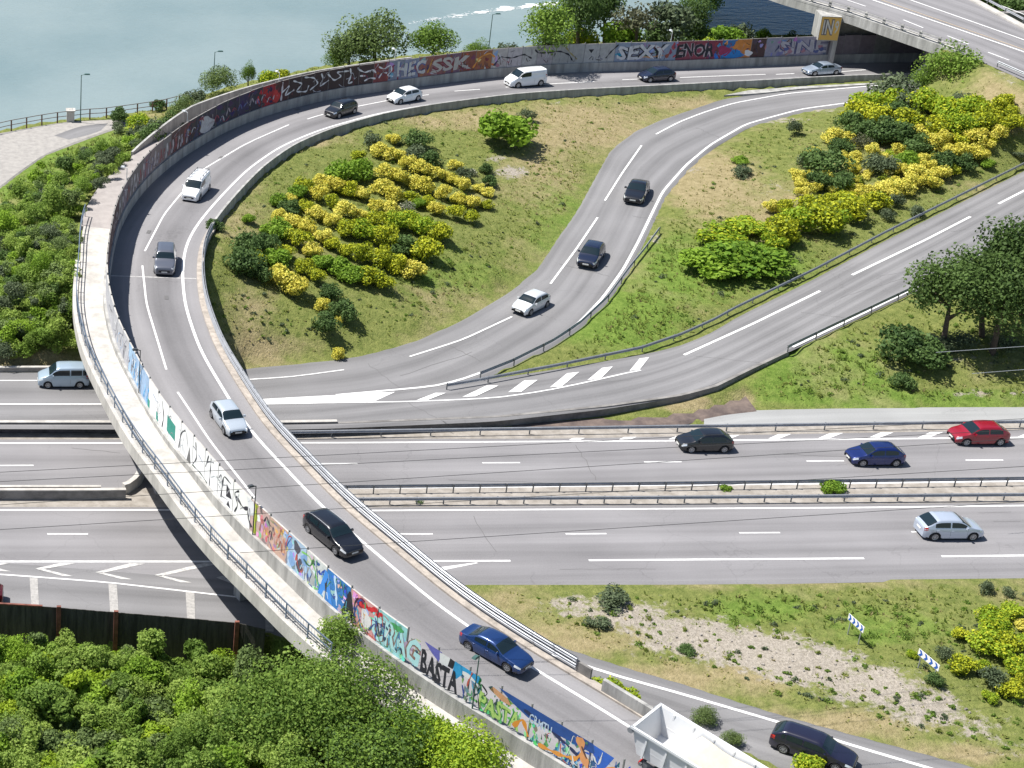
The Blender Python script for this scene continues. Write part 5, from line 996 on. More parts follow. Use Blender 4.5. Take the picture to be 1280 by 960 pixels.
car(656, 106, 0, 0, 0, 'van', WHT, 'plain white panel van on the far ramp below the pale graffiti', ramp=True, cat='van', name='van', metal=0, sc_=1.04)
car(820, 100, 0, 0, 0, 'hatch', NVY, 'dark blue hatchback on the far ramp behind the white panel van', ramp=True, sc_=1.08)
car(1026, 92, 0, 0, 0, 'sedan', (.32, .38, .46), 'blue grey saloon car coming out from under the overpass', ramp=True, sc_=1.02)
car(795, 246, -21, 42, 2.4, 'coupe', BLK, 'black car uppermost on the loop road', sc_=1.2)
car(738, 326, -24, 36, 1.75, 'hatch', NVY, 'dark navy hatchback in the middle of the loop road', sc_=1.16)
car(663, 386, -36, 18, 1.15, 'hatch', (.62, .64, .66), 'silver white hatchback lowest on the loop road', metal=.2)
car(415, 676, 0, 0, 0, 'estate', BLK, 'black estate car with chrome roof rails on the middle of the flyover', ramp=True, roofr=True)
car(619, 820, 0, 0, 0, 'sedan', (.010, .04, .15), 'deep blue saloon driving down the flyover beside the BASTA graffiti', ramp=True, sc_=1.02)
car(1015, 944, 62, 22, 0, 'estate', (.010, .010, .028), 'black estate on the exit road at the bottom right edge', sc_=1.05)
car(879, 560, -1, 0.003, 0, 'hatch', BLK, 'black hatchback on the upper carriageway beside the hatched markings')
car(1092, 577, -1, 0.003, 0, 'hatch', BLU, 'bright blue hatchback on the upper carriageway nearest the central strip')
car(1221, 551, -1, 0.003, 0, 'hatch', RDD, 'red hatchback on the upper carriageway at the right', metal=.1, sc_=1.1)
car(1184, 668, 1, -.003, 0, 'hatch', (.48, .54, .64), 'silver blue hatchback alone on the lower carriageway', sc_=1.13)
car(-34, 752, -1, -.02, 0, 'hatch', DKR, 'dark red car cut by the left edge of the picture, above the board fence')

# ------------------------------------------------------------------ tipper trailer with its tractor
i, z = ramp_i(850, 975); it = int(np.argmin([abs(pj(C[k, 0], C[k, 1], C[k, 2])[0] - 812) for k in range(NC)]))
d = tt[it + 4]; base = C[it, :2] + NR[it] * 2.25 + d * .9
tr = empty('tipper_truck', (base[0], base[1], CZ[it] + .02), math.atan2(d[1], d[0]), 'white open tipper semi trailer with a pale load at the bottom edge', 'truck')
tr.rotation_euler[1] = math.atan2(CZ[it] - CZ[min(it + 10, NC - 1)], 10.)
tr.scale = (1.16,) * 3; Lt, Wt = 9.5, 2.6; z0, z1 = 1.25, 2.75
mb = MB()
def tub(mb, x0, x1, y, za, zb_, t=.05, fl=.16):
    o_ = [(x0, -y + fl, za), (x1, -y + fl, za), (x1, y - fl, za), (x0, y - fl, za), (x0 - .5, -y, zb_), (x1 + .15, -y, zb_), (x1 + .15, y, zb_), (x0 - .5, y, zb_)]
    i_ = [(x0 + t, -y + fl + t, za + t), (x1 - t, -y + fl + t, za + t), (x1 - t, y - fl - t, za + t), (x0 + t, y - fl - t, za + t), (x0 - .5 + t, -y + t, zb_), (x1 + .15 - t, -y + t, zb_), (x1 + .15 - t, y - t, zb_), (x0 - .5 + t, y - t, zb_)]
    mb.add(o_ + i_, [(0, 3, 2, 1), (0, 1, 5, 4), (1, 2, 6, 5), (2, 3, 7, 6), (3, 0, 4, 7), (8, 9, 10, 11), (8, 12, 13, 9), (9, 13, 14, 10), (10, 14, 15, 11), (11, 15, 12, 8), (4, 5, 13, 12), (5, 6, 14, 13), (6, 7, 15, 14), (7, 4, 12, 15)])
tub(mb, 0, Lt, Wt / 2, z0, z1)
for s in (-1, 1):
    mb.box((Lt / 2 - .2, s * (Wt / 2 + .03), z1 - .02), (Lt + .7, .12, .14)); mb.box((Lt / 2, s * (Wt / 2 - .13), (z0 + z1) / 2 - .2), (Lt, .06, .09))
mb.box((-.48, 0, z1 - .02), (.12, Wt + .1, .14))
for k in range(9):
    for s in (-1, 1): mb.box((.35 + k * 1.08, s * (Wt / 2 - .035), (z0 + z1) / 2), (.09, .12, z1 - z0 - .1))
tag(mb.build('tipper_body', M['white'], tr))
mb = MB(); n = 14; vs = []; 
for a in range(n + 1):
    for b in range(7): x = 1.4 + (Lt - 1.6) * a / n; y = (-1 + 2 * b / 6) * (Wt / 2 - .2); vs.append((x, y, z0 + 1.25 + .08 * math.sin(a * 1.3) * math.cos(b) + (.0 if 0 < a else -.9)))
mb.add(vs, [(a * 7 + b, a * 7 + b + 1, a * 7 + 8 + b, a * 7 + 7 + b) for a in range(n) for b in range(6)], smooth=True); mb.build('load', M['sand'], tr)
mb = MB(); mb.box((Lt / 2, 0, 1.05), (Lt, 1.0, .3)); mb.box((.3, 0, .75), (.14, 2.2, .18)); mb.box((3., 1.0, .8), (5.2, .08, .4)); mb.box((3., -1.0, .8), (5.2, .08, .4)); mb.build('chassis', M['steeld'], tr)
ty, rm_ = wheel_meshes(.5)
for xw in (1.3, 2.6, 3.9, 10.2, 13.2):
    for s in (-1, 1): o = link('wheel', ty, tr); o.location = (xw, s * 1.02, .5); o.scale = (1, 2.4, 1); link('rim', rm_, o)
for xw in (1.3, 2.6, 3.9):
    for s in (-1, 1):
        mb = MB(); 
        for a in np.linspace(.2, math.pi - .2, 7)[:-1]: b = a + (math.pi - .4) / 6; mb.add([(xw + .58 * math.cos(a), s * .8, .5 + .58 * math.sin(a)), (xw + .58 * math.cos(b), s * .8, .5 + .58 * math.sin(b)), (xw + .58 * math.cos(b), s * 1.24, .5 + .58 * math.sin(b)), (xw + .58 * math.cos(a), s * 1.24, .5 + .58 * math.sin(a))], [(0, 1, 2, 3)])
        mb.build('mudguard', M['plastic'], tr)
mb = MB(); mb.box((12.4, 0, 2.1), (2.3, 2.45, 2.6), top=.93); mb.box((11., 0, .95), (3.5, .9, .3)); mb.build('cab', M['white'], tr); mb = MB(); mb.box((13.5, 0, 2.6), (.12, 2.1, .9)); mb.build('windshield', M['glass'], tr)
for s in (-1, 1): mb = MB(); mb.box((.22, s * .9, .78), (.08, .35, .16)); mb.build('tail_light', M['tail'], tr)
mb = MB(); mb.tube((-.55, 1.05, z1 - .25), (-.55, 1.35, z1 - .25), .16, n=12); mb.tube((-.55, -1.05, z1 - .25), (-.55, -1.35, z1 - .25), .16, n=12); mb.build('tailgate_hinge', M['steel'], tr)

# ------------------------------------------------------------------ lamps
def lamp(p, h, label, m='lampg', arm=.7, ang=0., name='street_lamp', r=.07, group=None, head='flat'):
    t = empty(name, p, ang, label, 'street lamp', group); mb = MB(); mb.tube((0, 0, 0), (0, 0, h), r, r * .6, 8); mb.tube((0, 0, 0), (0, 0, .25), r * 1.8, r * 1.4, 8); mb.build('pole', M[m], t)
    mb = MB(); mb.tube((0, 0, h - .05), (arm * .5, 0, h + .08), .035, n=6); mb.build('arm', M[m], t)
    mb = MB(); mb.box((arm * .75, 0, h + .1), (arm * .8, .28, .12), top=.7); mb.build('lamp_head', M[m], t); mb = MB(); mb.box((arm * .8, 0, h + .03), (arm * .5, .2, .03)); mb.build('lens', M['lens'], t); return t
for (x, yb, yt, z, lab) in ((100.5, 153, 97, 2., 'dark green street lamp at the edge of the pale quay path'), (266, 116, 68, 1.6, 'dark green street lamp among riverside shrubs, near the slim young tree'), (609, 76, 22, 3.2, 'green street lamp beside the small tree right of the two round trees'), (428, 92, 42, 2.5, 'green street lamp in front of the big willow on the bank')):
    p = P(x, yb, z); hh = (yb - yt) / (mpp(x, yb, z) * math.cos(TH)); lamp((p[0], p[1], z - .3), hh + .3, lab, 'lampg', .9)
def wall_lamp(x, far, h, lab, m='lampd'):
    s = s_far(x) if far else s_near(x); q = wpt(s, -1.2, 'out', .12); n = NR[int(s)]
    return lamp(q, h, lab, m, .55, math.atan2(n[1], n[0]) + (0 if not far else math.pi * 0), r=.055)
wall_lamp(178, False, 4.9, 'dark lamp post rising from the flyover wall at the blue graffiti'); wall_lamp(321, False, 5.0, 'dark lamp post on the flyover wall at the yellow green graffiti stripe'); wall_lamp(596, False, 5.0, 'lamp post on the wall in front of the blue saloon', 'lampg')
wall_lamp(161, True, 4.6, 'pale lamp post on the walkway beside the striped graffiti', 'lampw'); wall_lamp(236, True, 4.6, 'white lamp post on the walkway at the dark bushes', 'lampw'); wall_lamp(350, True, 4.6, 'slim pale lamp post by the bright red graffiti panel', 'lampw'); wall_lamp(494, True, 4.8, 'white lamp post above the HEC graffiti lettering', 'lampw'); wall_lamp(838, True, 4.8, 'white lamp post above the dark ENOR graffiti', 'lampw')
# ------------------------------------------------------------------ chevron signs
def chevsign(bl, br_, zb_, lab):
    a = P(*bl, zb_); b = P(*br_, zb_); Ls = np.linalg.norm((b - a)[:2]); ang = math.atan2(b[1] - a[1], b[0] - a[0]); gz = terr(a[0], a[1]); t = empty('chevron_sign', (a[0], a[1], gz), ang, lab, 'road sign', 'blue and white chevron signs'); hb = zb_ - gz
    mb = MB(); mb.box((Ls / 2, .02, hb + .24), (Ls, .03, .48)); mb.build('board', [M['signw']], t)
    mb = MB(); n = 4; w_ = Ls / n
    for k in range(n):
        x = k * w_ + w_ * .1; c = w_ * .42; mb.add([(x, -.002, hb + .02), (x + c, -.002, hb + .02), (x + c + w_ * .35, -.002, hb + .24), (x + w_ * .35, -.002, hb + .24)], [(0, 1, 2, 3)]); mb.add([(x + w_ * .35, -.002, hb + .24), (x + c + w_ * .35, -.002, hb + .24), (x + c, -.002, hb + .46), (x, -.002, hb + .46)], [(0, 1, 2, 3)])
    mb.build('chevron_pattern', M['blue'], t)
    for xx in (.25, Ls - .25): mb = MB(); mb.box((xx, .07, (hb + .4) / 2 - .1), (.07, .05, hb + .6)); mb.build('leg', M['steel'], t)
chevsign((1059.5, 774), (1078.5, 791.5), 1.35, 'blue and white chevron sign above the gravel, left one of the two'); chevsign((1147, 818), (1172.5, 839.5), 1.35, 'blue and white chevron sign beside the lime shrubs, right one of the two')
# ------------------------------------------------------------------ overhead cables
for (x0, y0, x1, y1, z, m_, lab) in ((0, 590.6, 705, 554, 18, 'cable', 'thin cable crossing the upper carriageway, rising to the right'), (0, 602, 1280, 537, 18, 'cable', 'thin cable just below the topmost one'), (0, 631, 1280, 548, 17, 'cable', 'thin cable crossing the red car lane'), (0, 662, 1280, 583, 16, 'cable', 'thin cable over the central strip'), (300, 691, 1280, 627, 16, 'cable', 'lowest thin cable crossing the lower carriageway'), (1170, 440.5, 1280, 433, 14, 'cablel', 'bright cable in front of the dark trees, upper of two'), (1215, 467, 1280, 462, 14, 'cablel', 'bright cable in front of the dark trees, lower of two')):
    a = P(x0, y0, z); b = P(x1, y1, z); dd_ = (b - a) / np.linalg.norm(b - a)
    if x0 == 0: a = a - dd_ * 40
    if x1 == 705: b = P(1280, 523, z)
    b = b + dd_ * 50; mb = MB(); n = 24; pts = [a + (b - a) * k / n + np.array((0, 0, 0)) for k in range(n + 1)]
    for p, q in zip(pts[:-1], pts[1:]): mb.tube(p, q, .016 if m_ == 'cable' else .02, n=5, cap=False)
    tag(mb.build('overhead_cable', M[m_]), lab, 'cable', 'overhead cables')

# ------------------------------------------------------------------ vegetation
def leaves(cen, nrm, size, asp=.6, rng=RNG):
    n = len(cen); a = rng.normal(size=(n, 3)); u = np.cross(nrm, a); u /= np.linalg.norm(u, axis=1)[:, None] + 1e-9; v = np.cross(nrm, u); v /= np.linalg.norm(v, axis=1)[:, None] + 1e-9
    s = size[:, None] if np.ndim(size) else size; return np.stack([cen - u * s, cen + v * s * asp, cen + u * s, cen - v * s * asp], 1)
def crown(rx, ry, rz, nl, size, seed, lobes=9, core=.35, flat=.0, zc=None, top=0.):
    """leaf quads spread in lobes over an ellipsoid standing on z=0; returns verts(N,4,3), tint, outwardness"""
    r = np.random.default_rng(seed); zc = rz * .8 if zc is None else zc
    d = r.normal(size=(lobes, 3)); d[:, 2] = abs(d[:, 2]) * .9 - .25; d /= np.linalg.norm(d, axis=1)[:, None]; lc = d * np.array((rx, ry, rz)) * r.uniform(.35, .72, (lobes, 1)); lr = r.uniform(.32, .52, lobes)
    k = r.integers(0, lobes, nl); e = r.normal(size=(nl, 3)); e /= np.linalg.norm(e, axis=1)[:, None]; rad = np.where(r.random(nl) < core, r.random(nl) ** .5, r.uniform(.82, 1.12, nl))
    c = lc[k] + e * lr[k][:, None] * rad[:, None] * np.array((rx, ry, rz)); c[:, 2] += zc; keep = c[:, 2] > .02; c = c[keep]; e = e[keep]; k = k[keep]
    nn = e * .8 + r.normal(size=e.shape) * .7 + np.array((0, 0, .35)); nn /= np.linalg.norm(nn, axis=1)[:, None]; sz = size * r.uniform(.6, 1.35, len(c))
    lt = r.random(lobes) * .35; return leaves(c, nn, sz, .62, r), np.clip(lt[k] + r.random(len(c)) * .5, 0, 1), e, c
def qmesh(name, Q, tint, mats, mi=None):
    V_ = Q.reshape(-1, 3); F_ = np.arange(len(V_)).reshape(-1, 4); return npmesh(name, V_, F_, mats, mi, False, {'tint': ('FACE', 'FLOAT', tint)})
BUSH = {}
def bush_proto(kind, k):
    key = (kind, k)
    if key in BUSH: return BUSH[key]
    seed = sum(map(ord, kind)) * 31 + k; n = 900; fl = 0; lm = 'lf_mid'; fm = 'fl_yellow'; rz = .85; sz = .085; lob = 10
    if kind == 'Y': n = 2000; fl = .85; lm = 'lf_broom'
    elif kind == 'M': n = 1800; fl = .7; lm = 'lf_broom'; fm = 'fl_lime'
    elif kind == 'P': n = 800; fl = .5; lm = 'lf_grey'; fm = 'lf_bloom'
    elif kind == 'G': lm = 'lf_bright'; n = 2000; rz = .75; sz = .09
    elif kind == 'L': lm = 'lf_lime'; n = 2000; sz = .08; fl = .25; fm = 'fl_lime'
    elif kind == 'D': lm = 'lf_dark'; n = 1900; sz = .08
    elif kind == 'R': lm = 'lf_grey'; n = 1200; sz = .08
    elif kind == 'B': lm = 'lf_brown'; n = 800; sz = .07
    elif kind == 'W': lm = 'lf_willow'; n = 5000; sz = .04; rz = 1.0; lob = 18
    elif kind == 'T': lm = 'lf_mid'; n = 5000; sz = .042; rz = 1.0; lob = 16
    elif kind == 'K': lm = 'lf_deep'; n = 5500; sz = .042; rz = 1.05; lob = 20
    Q, t, e, c = crown(1, 1, rz, n, sz, seed, lob); mi = np.zeros(len(Q), int)
    if fl:
        r = np.random.default_rng(seed + 1); mi = ((r.random(len(Q)) < fl) & (c[:, 2] > .25) & (np.linalg.norm(c[:, :2], axis=1) + c[:, 2] * .6 > .5)).astype(int)
    BUSH[key] = qmesh('foliage', Q, t, [L_[lm], L_[fm]], mi); return BUSH[key]
def shrub(px, py, rpx, kind, label, group, name='broom_bush', cat='shrub', hs=1., sx=1., jitter=True):
    gz = ground(px, py, 0.); s = mpp(px, py, gz[2]); r = rpx / s * 1.24; p = ground(px, py, r * .55 * hs); me = bush_proto(kind, random.randrange(4)); root = link(name, me); root.location = (p[0], p[1], p[2] - .05)
    root.scale = (r * sx, r * sx, r * hs); root.rotation_euler = (0, 0, random.random() * 6.28); tag(root, label, cat, group); return root
KN = {'Y': ('bright yellow flowering broom bush', 'broom_bush'), 'M': ('yellow green broom bush', 'broom_bush'), 'P': ('pale cream flowering bush', 'flowering_bush'), 'G': ('fresh green leafy shrub', 'green_shrub'), 'L': ('lime green shrub', 'green_shrub'), 'D': ('dark green shrub', 'dark_shrub'), 'R': ('grey green shrub', 'grey_shrub'), 'B': ('dry brown grey shrub', 'dry_shrub')}
ORD = ['first', 'second', 'third', 'fourth', 'fifth', 'sixth', 'seventh', 'eighth', 'ninth', 'tenth', 'eleventh', 'twelfth', 'thirteenth', 'fourteenth', 'fifteenth', 'sixteenth', 'seventeenth', 'eighteenth', 'nineteenth', 'twentieth']
def plant(rows, ox, oy, sc0, place, group, big=1.):
    for rname, lst in rows:
        cnt = {}
        for q in sorted(lst): 
            x, y, r, kd = q[:4]; cnt[kd] = cnt.get(kd, 0) + 1; tot = sum(1 for a in lst if a[3] == kd); pos = (ORD[cnt[kd] - 1] + ' from left, ') if tot > 1 else ''
            kn, nm = KN[kd]; lab = f'{kn}, {pos}{rname} {place}'
            shrub(ox + x / sc0, oy + y / sc0, r / sc0 * big, kd, lab, group, nm, hs=random.uniform(.9, 1.1), sx=random.uniform(.95, 1.12) if len(q) < 5 else q[4])
A_ = [('top row', [(780, 48, 25, 'Y'), (725, 100, 32, 'Y'), (775, 115, 32, 'Y'), (827, 110, 14, 'Y'), (838, 152, 33, 'Y'), (900, 172, 36, 'Y'), (965, 195, 30, 'Y'), (1037, 158, 28, 'Y'), (1025, 218, 25, 'Y'), (1072, 240, 30, 'Y'), (1112, 188, 18, 'P'), (1140, 255, 22, 'Y'), (1178, 270, 24, 'Y'), (690, 62, 36, 'R'), (870, 110, 38, 'R'), (935, 145, 42, 'D'), (1080, 200, 30, 'R'), (1170, 172, 24, 'D'), (1185, 225, 25, 'D')]),
      ('second row', [(640, 125, 33, 'M'), (750, 190, 38, 'Y'), (805, 215, 35, 'Y'), (865, 232, 30, 'Y'), (915, 248, 36, 'Y'), (992, 278, 32, 'Y'), (1050, 303, 28, 'Y'), (1112, 313, 30, 'Y'), (1175, 325, 22, 'M'), (575, 195, 52, 'G'), (640, 185, 52, 'G')]),
      ('third row', [(730, 250, 36, 'Y'), (780, 285, 36, 'Y'), (848, 295, 32, 'M'), (920, 315, 28, 'M'), (962, 343, 30, 'Y'), (1040, 360, 32, 'M'), (1103, 380, 28, 'M')]),
      ('fourth row', [(400, 250, 34, 'M'), (475, 228, 28, 'Y'), (535, 245, 36, 'Y'), (592, 262, 36, 'M'), (647, 285, 32, 'Y'), (712, 328, 28, 'Y'), (770, 340, 30, 'Y'), (835, 338, 28, 'P'), (885, 320, 26, 'G')]),
      ('fifth row', [(380, 270, 34, 'G'), (465, 280, 34, 'Y'), (515, 312, 34, 'M'), (575, 350, 38, 'Y'), (640, 368, 28, 'Y'), (705, 390, 36, 'M'), (785, 395, 46, 'L'), (850, 395, 46, 'L'), (915, 425, 48, 'L'), (980, 445, 44, 'M')]),
      ('sixth row', [(300, 305, 30, 'G'), (350, 300, 22, 'Y'), (345, 340, 40, 'D'), (410, 335, 30, 'M'), (460, 362, 36, 'Y'), (520, 392, 34, 'Y'), (590, 430, 44, 'M'), (655, 440, 48, 'L'), (755, 465, 50, 'M'), (825, 500, 48, 'D'), (918, 515, 58, 'M')]),
      ('seventh row', [(297, 370, 28, 'Y'), (360, 400, 34, 'Y'), (415, 425, 36, 'Y'), (485, 465, 34, 'Y'), (530, 490, 34, 'M'), (595, 520, 36, 'M'), (655, 535, 42, 'M'), (735, 555, 48, 'M'), (800, 580, 44, 'M'), (860, 600, 44, 'Y'), (290, 430, 50, 'G'), (375, 478, 45, 'M'), (435, 520, 34, 'Y')]),
      ('lowest row', [(175, 495, 56, 'D'), (250, 480, 46, 'D'), (150, 570, 60, 'D'), (210, 560, 36, 'M'), (285, 545, 52, 'G'), (215, 610, 42, 'D'), (330, 525, 32, 'M'), (490, 565, 42, 'G'), (560, 590, 46, 'G'), (610, 620, 44, 'G'), (685, 630, 46, 'M'), (735, 660, 38, 'M'), (400, 590, 36, 'M'), (452, 630, 32, 'M'), (300, 625, 50, 'Y'), (368, 675, 48, 'Y'), (482, 748, 28, 'Y'), (512, 690, 42, 'D'), (568, 770, 46, 'D'), (500, 830, 48, 'D'), (550, 808, 15, 'Y')])]
plant(A_, 260, 160, 3.368, 'of the loop planting', 'broom and shrubs planted on the loop bank', 1.06)
plant([('alone', [(170, 385, 28, 'G'), (25, 415, 34, 'D'), (550, 955, 26, 'Y')])], 260, 160, 3.368, 'on the left loop grass', 'broom and shrubs planted on the loop bank')
for (x, y, r, kd, lab) in ((632, 165, 33, 'G', 'large round green shrub alone high on the loop grass'), (521, 176, 15, 'D', 'dark green shrub above the top row of yellow bushes'), (658, 145, 10, 'R', 'small grey green shrub behind the large round one')): shrub(x, y, r, kd, lab, None, 'green_shrub', hs=.85)
B_ = [('rear belt', [(500, 210, 62, 'L'), (570, 190, 50, 'L'), (640, 190, 52, 'L'), (730, 205, 58, 'R'), (800, 205, 62, 'L'), (870, 225, 62, 'L'), (940, 240, 58, 'L'), (1040, 215, 55, 'L'), (1130, 240, 50, 'M'), (1185, 190, 34, 'M'), (1235, 298, 40, 'M'), (960, 195, 44, 'R'), (440, 245, 56, 'M')]),
      ('second belt', [(560, 270, 56, 'M'), (640, 240, 48, 'D'), (700, 285, 55, 'M'), (840, 310, 48, 'M'), (900, 290, 50, 'L'), (970, 300, 55, 'L'), (1080, 295, 54, 'M'), (1150, 310, 48, 'M'), (1190, 245, 36, 'M'), (410, 312, 54, 'D'), (490, 340, 56, 'D'), (600, 350, 62, 'D'), (670, 365, 54, 'D')]),
      ('third belt', [(330, 370, 38, 'Y'), (410, 375, 28, 'Y'), (360, 412, 48, 'D'), (470, 400, 38, 'B'), (520, 440, 32, 'Y'), (650, 425, 28, 'Y'), (750, 350, 38, 'Y'), (750, 415, 46, 'D'), (830, 400, 38, 'Y'), (880, 380, 34, 'Y'), (950, 390, 36, 'M'), (1040, 370, 48, 'Y'), (1095, 405, 30, 'Y'), (1150, 370, 34, 'Y'), (900, 435, 34, 'Y')]),
      ('fourth belt', [(230, 440, 22, 'Y'), (375, 460, 20, 'Y'), (440, 465, 24, 'Y'), (290, 490, 68, 'D'), (180, 490, 28, 'R'), (425, 500, 24, 'Y'), (430, 530, 24, 'Y'), (540, 510, 42, 'R'), (610, 510, 40, 'R'), (690, 480, 42, 'G'), (770, 480, 28, 'Y'), (830, 480, 30, 'Y'), (880, 490, 46, 'D'), (970, 500, 44, 'D'), (985, 440, 38, 'Y'), (1050, 455, 36, 'Y'), (740, 500, 24, 'Y'), (800, 520, 30, 'Y')]),
      ('lower belt', [(125, 535, 14, 'Y'), (150, 565, 28, 'Y'), (165, 605, 28, 'Y'), (175, 645, 26, 'Y'), (240, 580, 44, 'D'), (300, 570, 28, 'Y'), (235, 620, 28, 'Y'), (320, 630, 20, 'Y'), (370, 590, 50, 'D'), (215, 550, 18, 'Y'), (440, 580, 16, 'Y'), (500, 545, 18, 'Y'), (490, 640, 34, 'Y'), (590, 640, 42, 'Y'), (660, 625, 42, 'Y'), (740, 550, 42, 'Y'), (850, 550, 36, 'Y'), (800, 590, 38, 'Y'), (720, 600, 38, 'Y'), (665, 535, 28, 'Y'), (640, 590, 28, 'Y'), (920, 530, 30, 'M')]),
      ('front strip', [(10, 720, 30, 'Y'), (85, 720, 38, 'M'), (200, 710, 46, 'M'), (300, 690, 38, 'M'), (370, 680, 38, 'M'), (410, 735, 66, 'M'), (540, 690, 48, 'M'), (640, 690, 30, 'R'), (250, 790, 70, 'M'), (320, 800, 56, 'L'), (150, 790, 62, 'L'), (70, 850, 62, 'M'), (30, 905, 48, 'L'), (600, 760, 30, 'R'), (750, 740, 30, 'R')])]
plant(B_, 960, 80, 4., 'on the right bank', 'broom and shrubs on the right bank', 1.2)
C_ = [('alone', [(130, 325, 40, 'R'), (1100, 500, 28, 'G'), (1250, 455, 26, 'R')])]
plant(C_, 960, 80, 4., 'on the right bank', 'broom and shrubs on the right bank')
for (x, y, r, kd, lab) in ((918, 327, 40, 'G', 'wide fresh green shrub at the lower end of the right bank'), (885, 330, 34, 'G', 'green shrub joined to the left side of the wide one'), (948, 322, 34, 'G', 'green shrub joined to the right side of the wide one'), (900, 297, 26, 'L', 'lime shrub just above the wide green shrub'), (935, 285, 24, 'L', 'lime shrub between the wide green shrub and the front strip'), (930, 215, 14, 'R', 'small grey green shrub alone on the dry bank above'), (925, 200, 10, 'G', 'tiny green shrub alone on the dry bank by the loop road')): shrub(x, y, r, kd, lab, None, 'green_shrub', hs=.5)
D_ = [('', [(1160, 385, 42, 'L'), (1240, 378, 40, 'L'), (1180, 432, 50, 'L'), (1050, 462, 30, 'M'), (1150, 500, 56, 'L'), (1215, 492, 46, 'M'), (1270, 490, 34, 'L'), (1045, 568, 42, 'M'), (1165, 625, 48, 'R'), (1250, 572, 44, 'L'), (1235, 662, 42, 'M'), (985, 530, 32, 'R'), (950, 625, 26, 'D'), (1270, 420, 26, 'Y'), (1145, 285, 26, 'R'), (1225, 300, 22, 'R'), (865, 530, 18, 'L'), (1130, 580, 26, 'L'), (1150, 690, 26, 'L'), (1265, 630, 26, 'M')])]
plant([('in', D_[0][1])], 850, 640, 2.977, 'the clump by the right chevron sign', 'shrubs in the lower right clump')
for (x, y, r, kd, lab) in ((770, 750, 22, 'R', 'low grey green bush on the near edge of the gravel'), (745, 778, 14, 'R', 'small grey green bush at the left end of the gravel'), (860, 812, 10, 'D', 'small dark weed clump on the gravel'), (907, 610, 7, 'G', 'small green weed in the central strip below the black hatchback'), (1041, 611, 14, 'G', 'bushy green weed in the central strip below the blue hatchback'), (524, 628, 5, 'D', 'tiny weed in the central strip near the flyover'),
                          (1130, 432, 30, 'D', 'dark green shrub on the grass left of the dark trees'), (1160, 448, 24, 'D', 'low dark shrub left of the tree trunks'), (1127, 476, 13, 'D', 'small dark shrub near the highway apron'), (1178, 432, 16, 'R', 'grey green shrub under the left dark tree'), (1205, 430, 16, 'R', 'grey green shrub between the two dark trees'), (1256, 432, 15, 'R', 'grey green shrub right of the slanting trunk'), (760, 862, 18, 'L', 'lime bush between the ramp wall and the exit road'), (785, 872, 16, 'L', 'lime bush nearest the tipper behind the ramp wall'), (882, 898, 15, 'W', 'thin pale green sapling behind the tipper'), (915, 926, 12, 'W', 'grey green sapling right of the tipper'), (1010, 958, 18, 'L', 'lime bush in front of the black estate car'), (690, 845, 12, 'G', 'green weed clump beside the flyover guard rail end'), (1120, 118, 26, 'R', 'grey green bush at the left foot of the big bush under the overpass')): shrub(x, y, r, kd, lab, None, 'shrub', hs=.5 if y > 740 and y < 830 else .8)
# trees
def tree(px, py, rpx, kind, lab, base=None, hs=1.1, name='broadleaf_tree', group=None, zoff=None, n=None, lean=0.):
    if base: b = P(*base) if len(base) == 3 else ground(*base)
    else: b = ground(px, py + rpx * .9)
    # crown centre: same depth as the base, height from the pixel
    hz = b[2]; 
    for _ in range(20):
        q = P(px, py, hz); hz += (q[1] - b[1]) * .5 if False else 0
        # height where the sight line crosses the trunk's depth plane
        break
    yc = -(py - PPY) / F; d1 = math.cos(TH) + yc * math.sin(TH); d2 = -math.sin(TH) + yc * math.cos(TH); hz = H + d2 / d1 * b[1]; cx_ = (px - PPX) / F / d1 * b[1]
    s = F / (b[1] * math.cos(TH) - (hz - H) * math.sin(TH)); r = rpx / s * 1.2; root = empty(name, b, 0, lab, 'tree', group); me = bush_proto(kind, random.randrange(4))
    o = link('crown', me, root); o.scale = (r, r, r * hs); o.location = (cx_ - b[0], 0, hz - b[2] - .8 * r * hs); o.rotation_euler = (0, 0, random.random() * 6)
    mb = MB(); top = Vector((cx_ - b[0], 0, hz - b[2] + r * .2)); mid_ = Vector(((cx_ - b[0]) * .4, 0, (hz - b[2]) * .45)); tr_ = max(.09, r * .06); mb.tube((0, 0, -.2), mid_, tr_ * 1.3, tr_, 8); mb.tube(mid_, top, tr_, tr_ * .35, 8)
    for k in range(6):
        a = 2.4 * k + px; e = mid_ + (top - mid_) * random.uniform(.1, .6); mb.tube(e, e + Vector((math.cos(a) * r * .7, math.sin(a) * r * .7, r * random.uniform(.2, .7))), tr_ * .5, tr_ * .15, 6)
    mb.build('trunk', M['bark'], root); return root
TR = 'trees on the river bank'
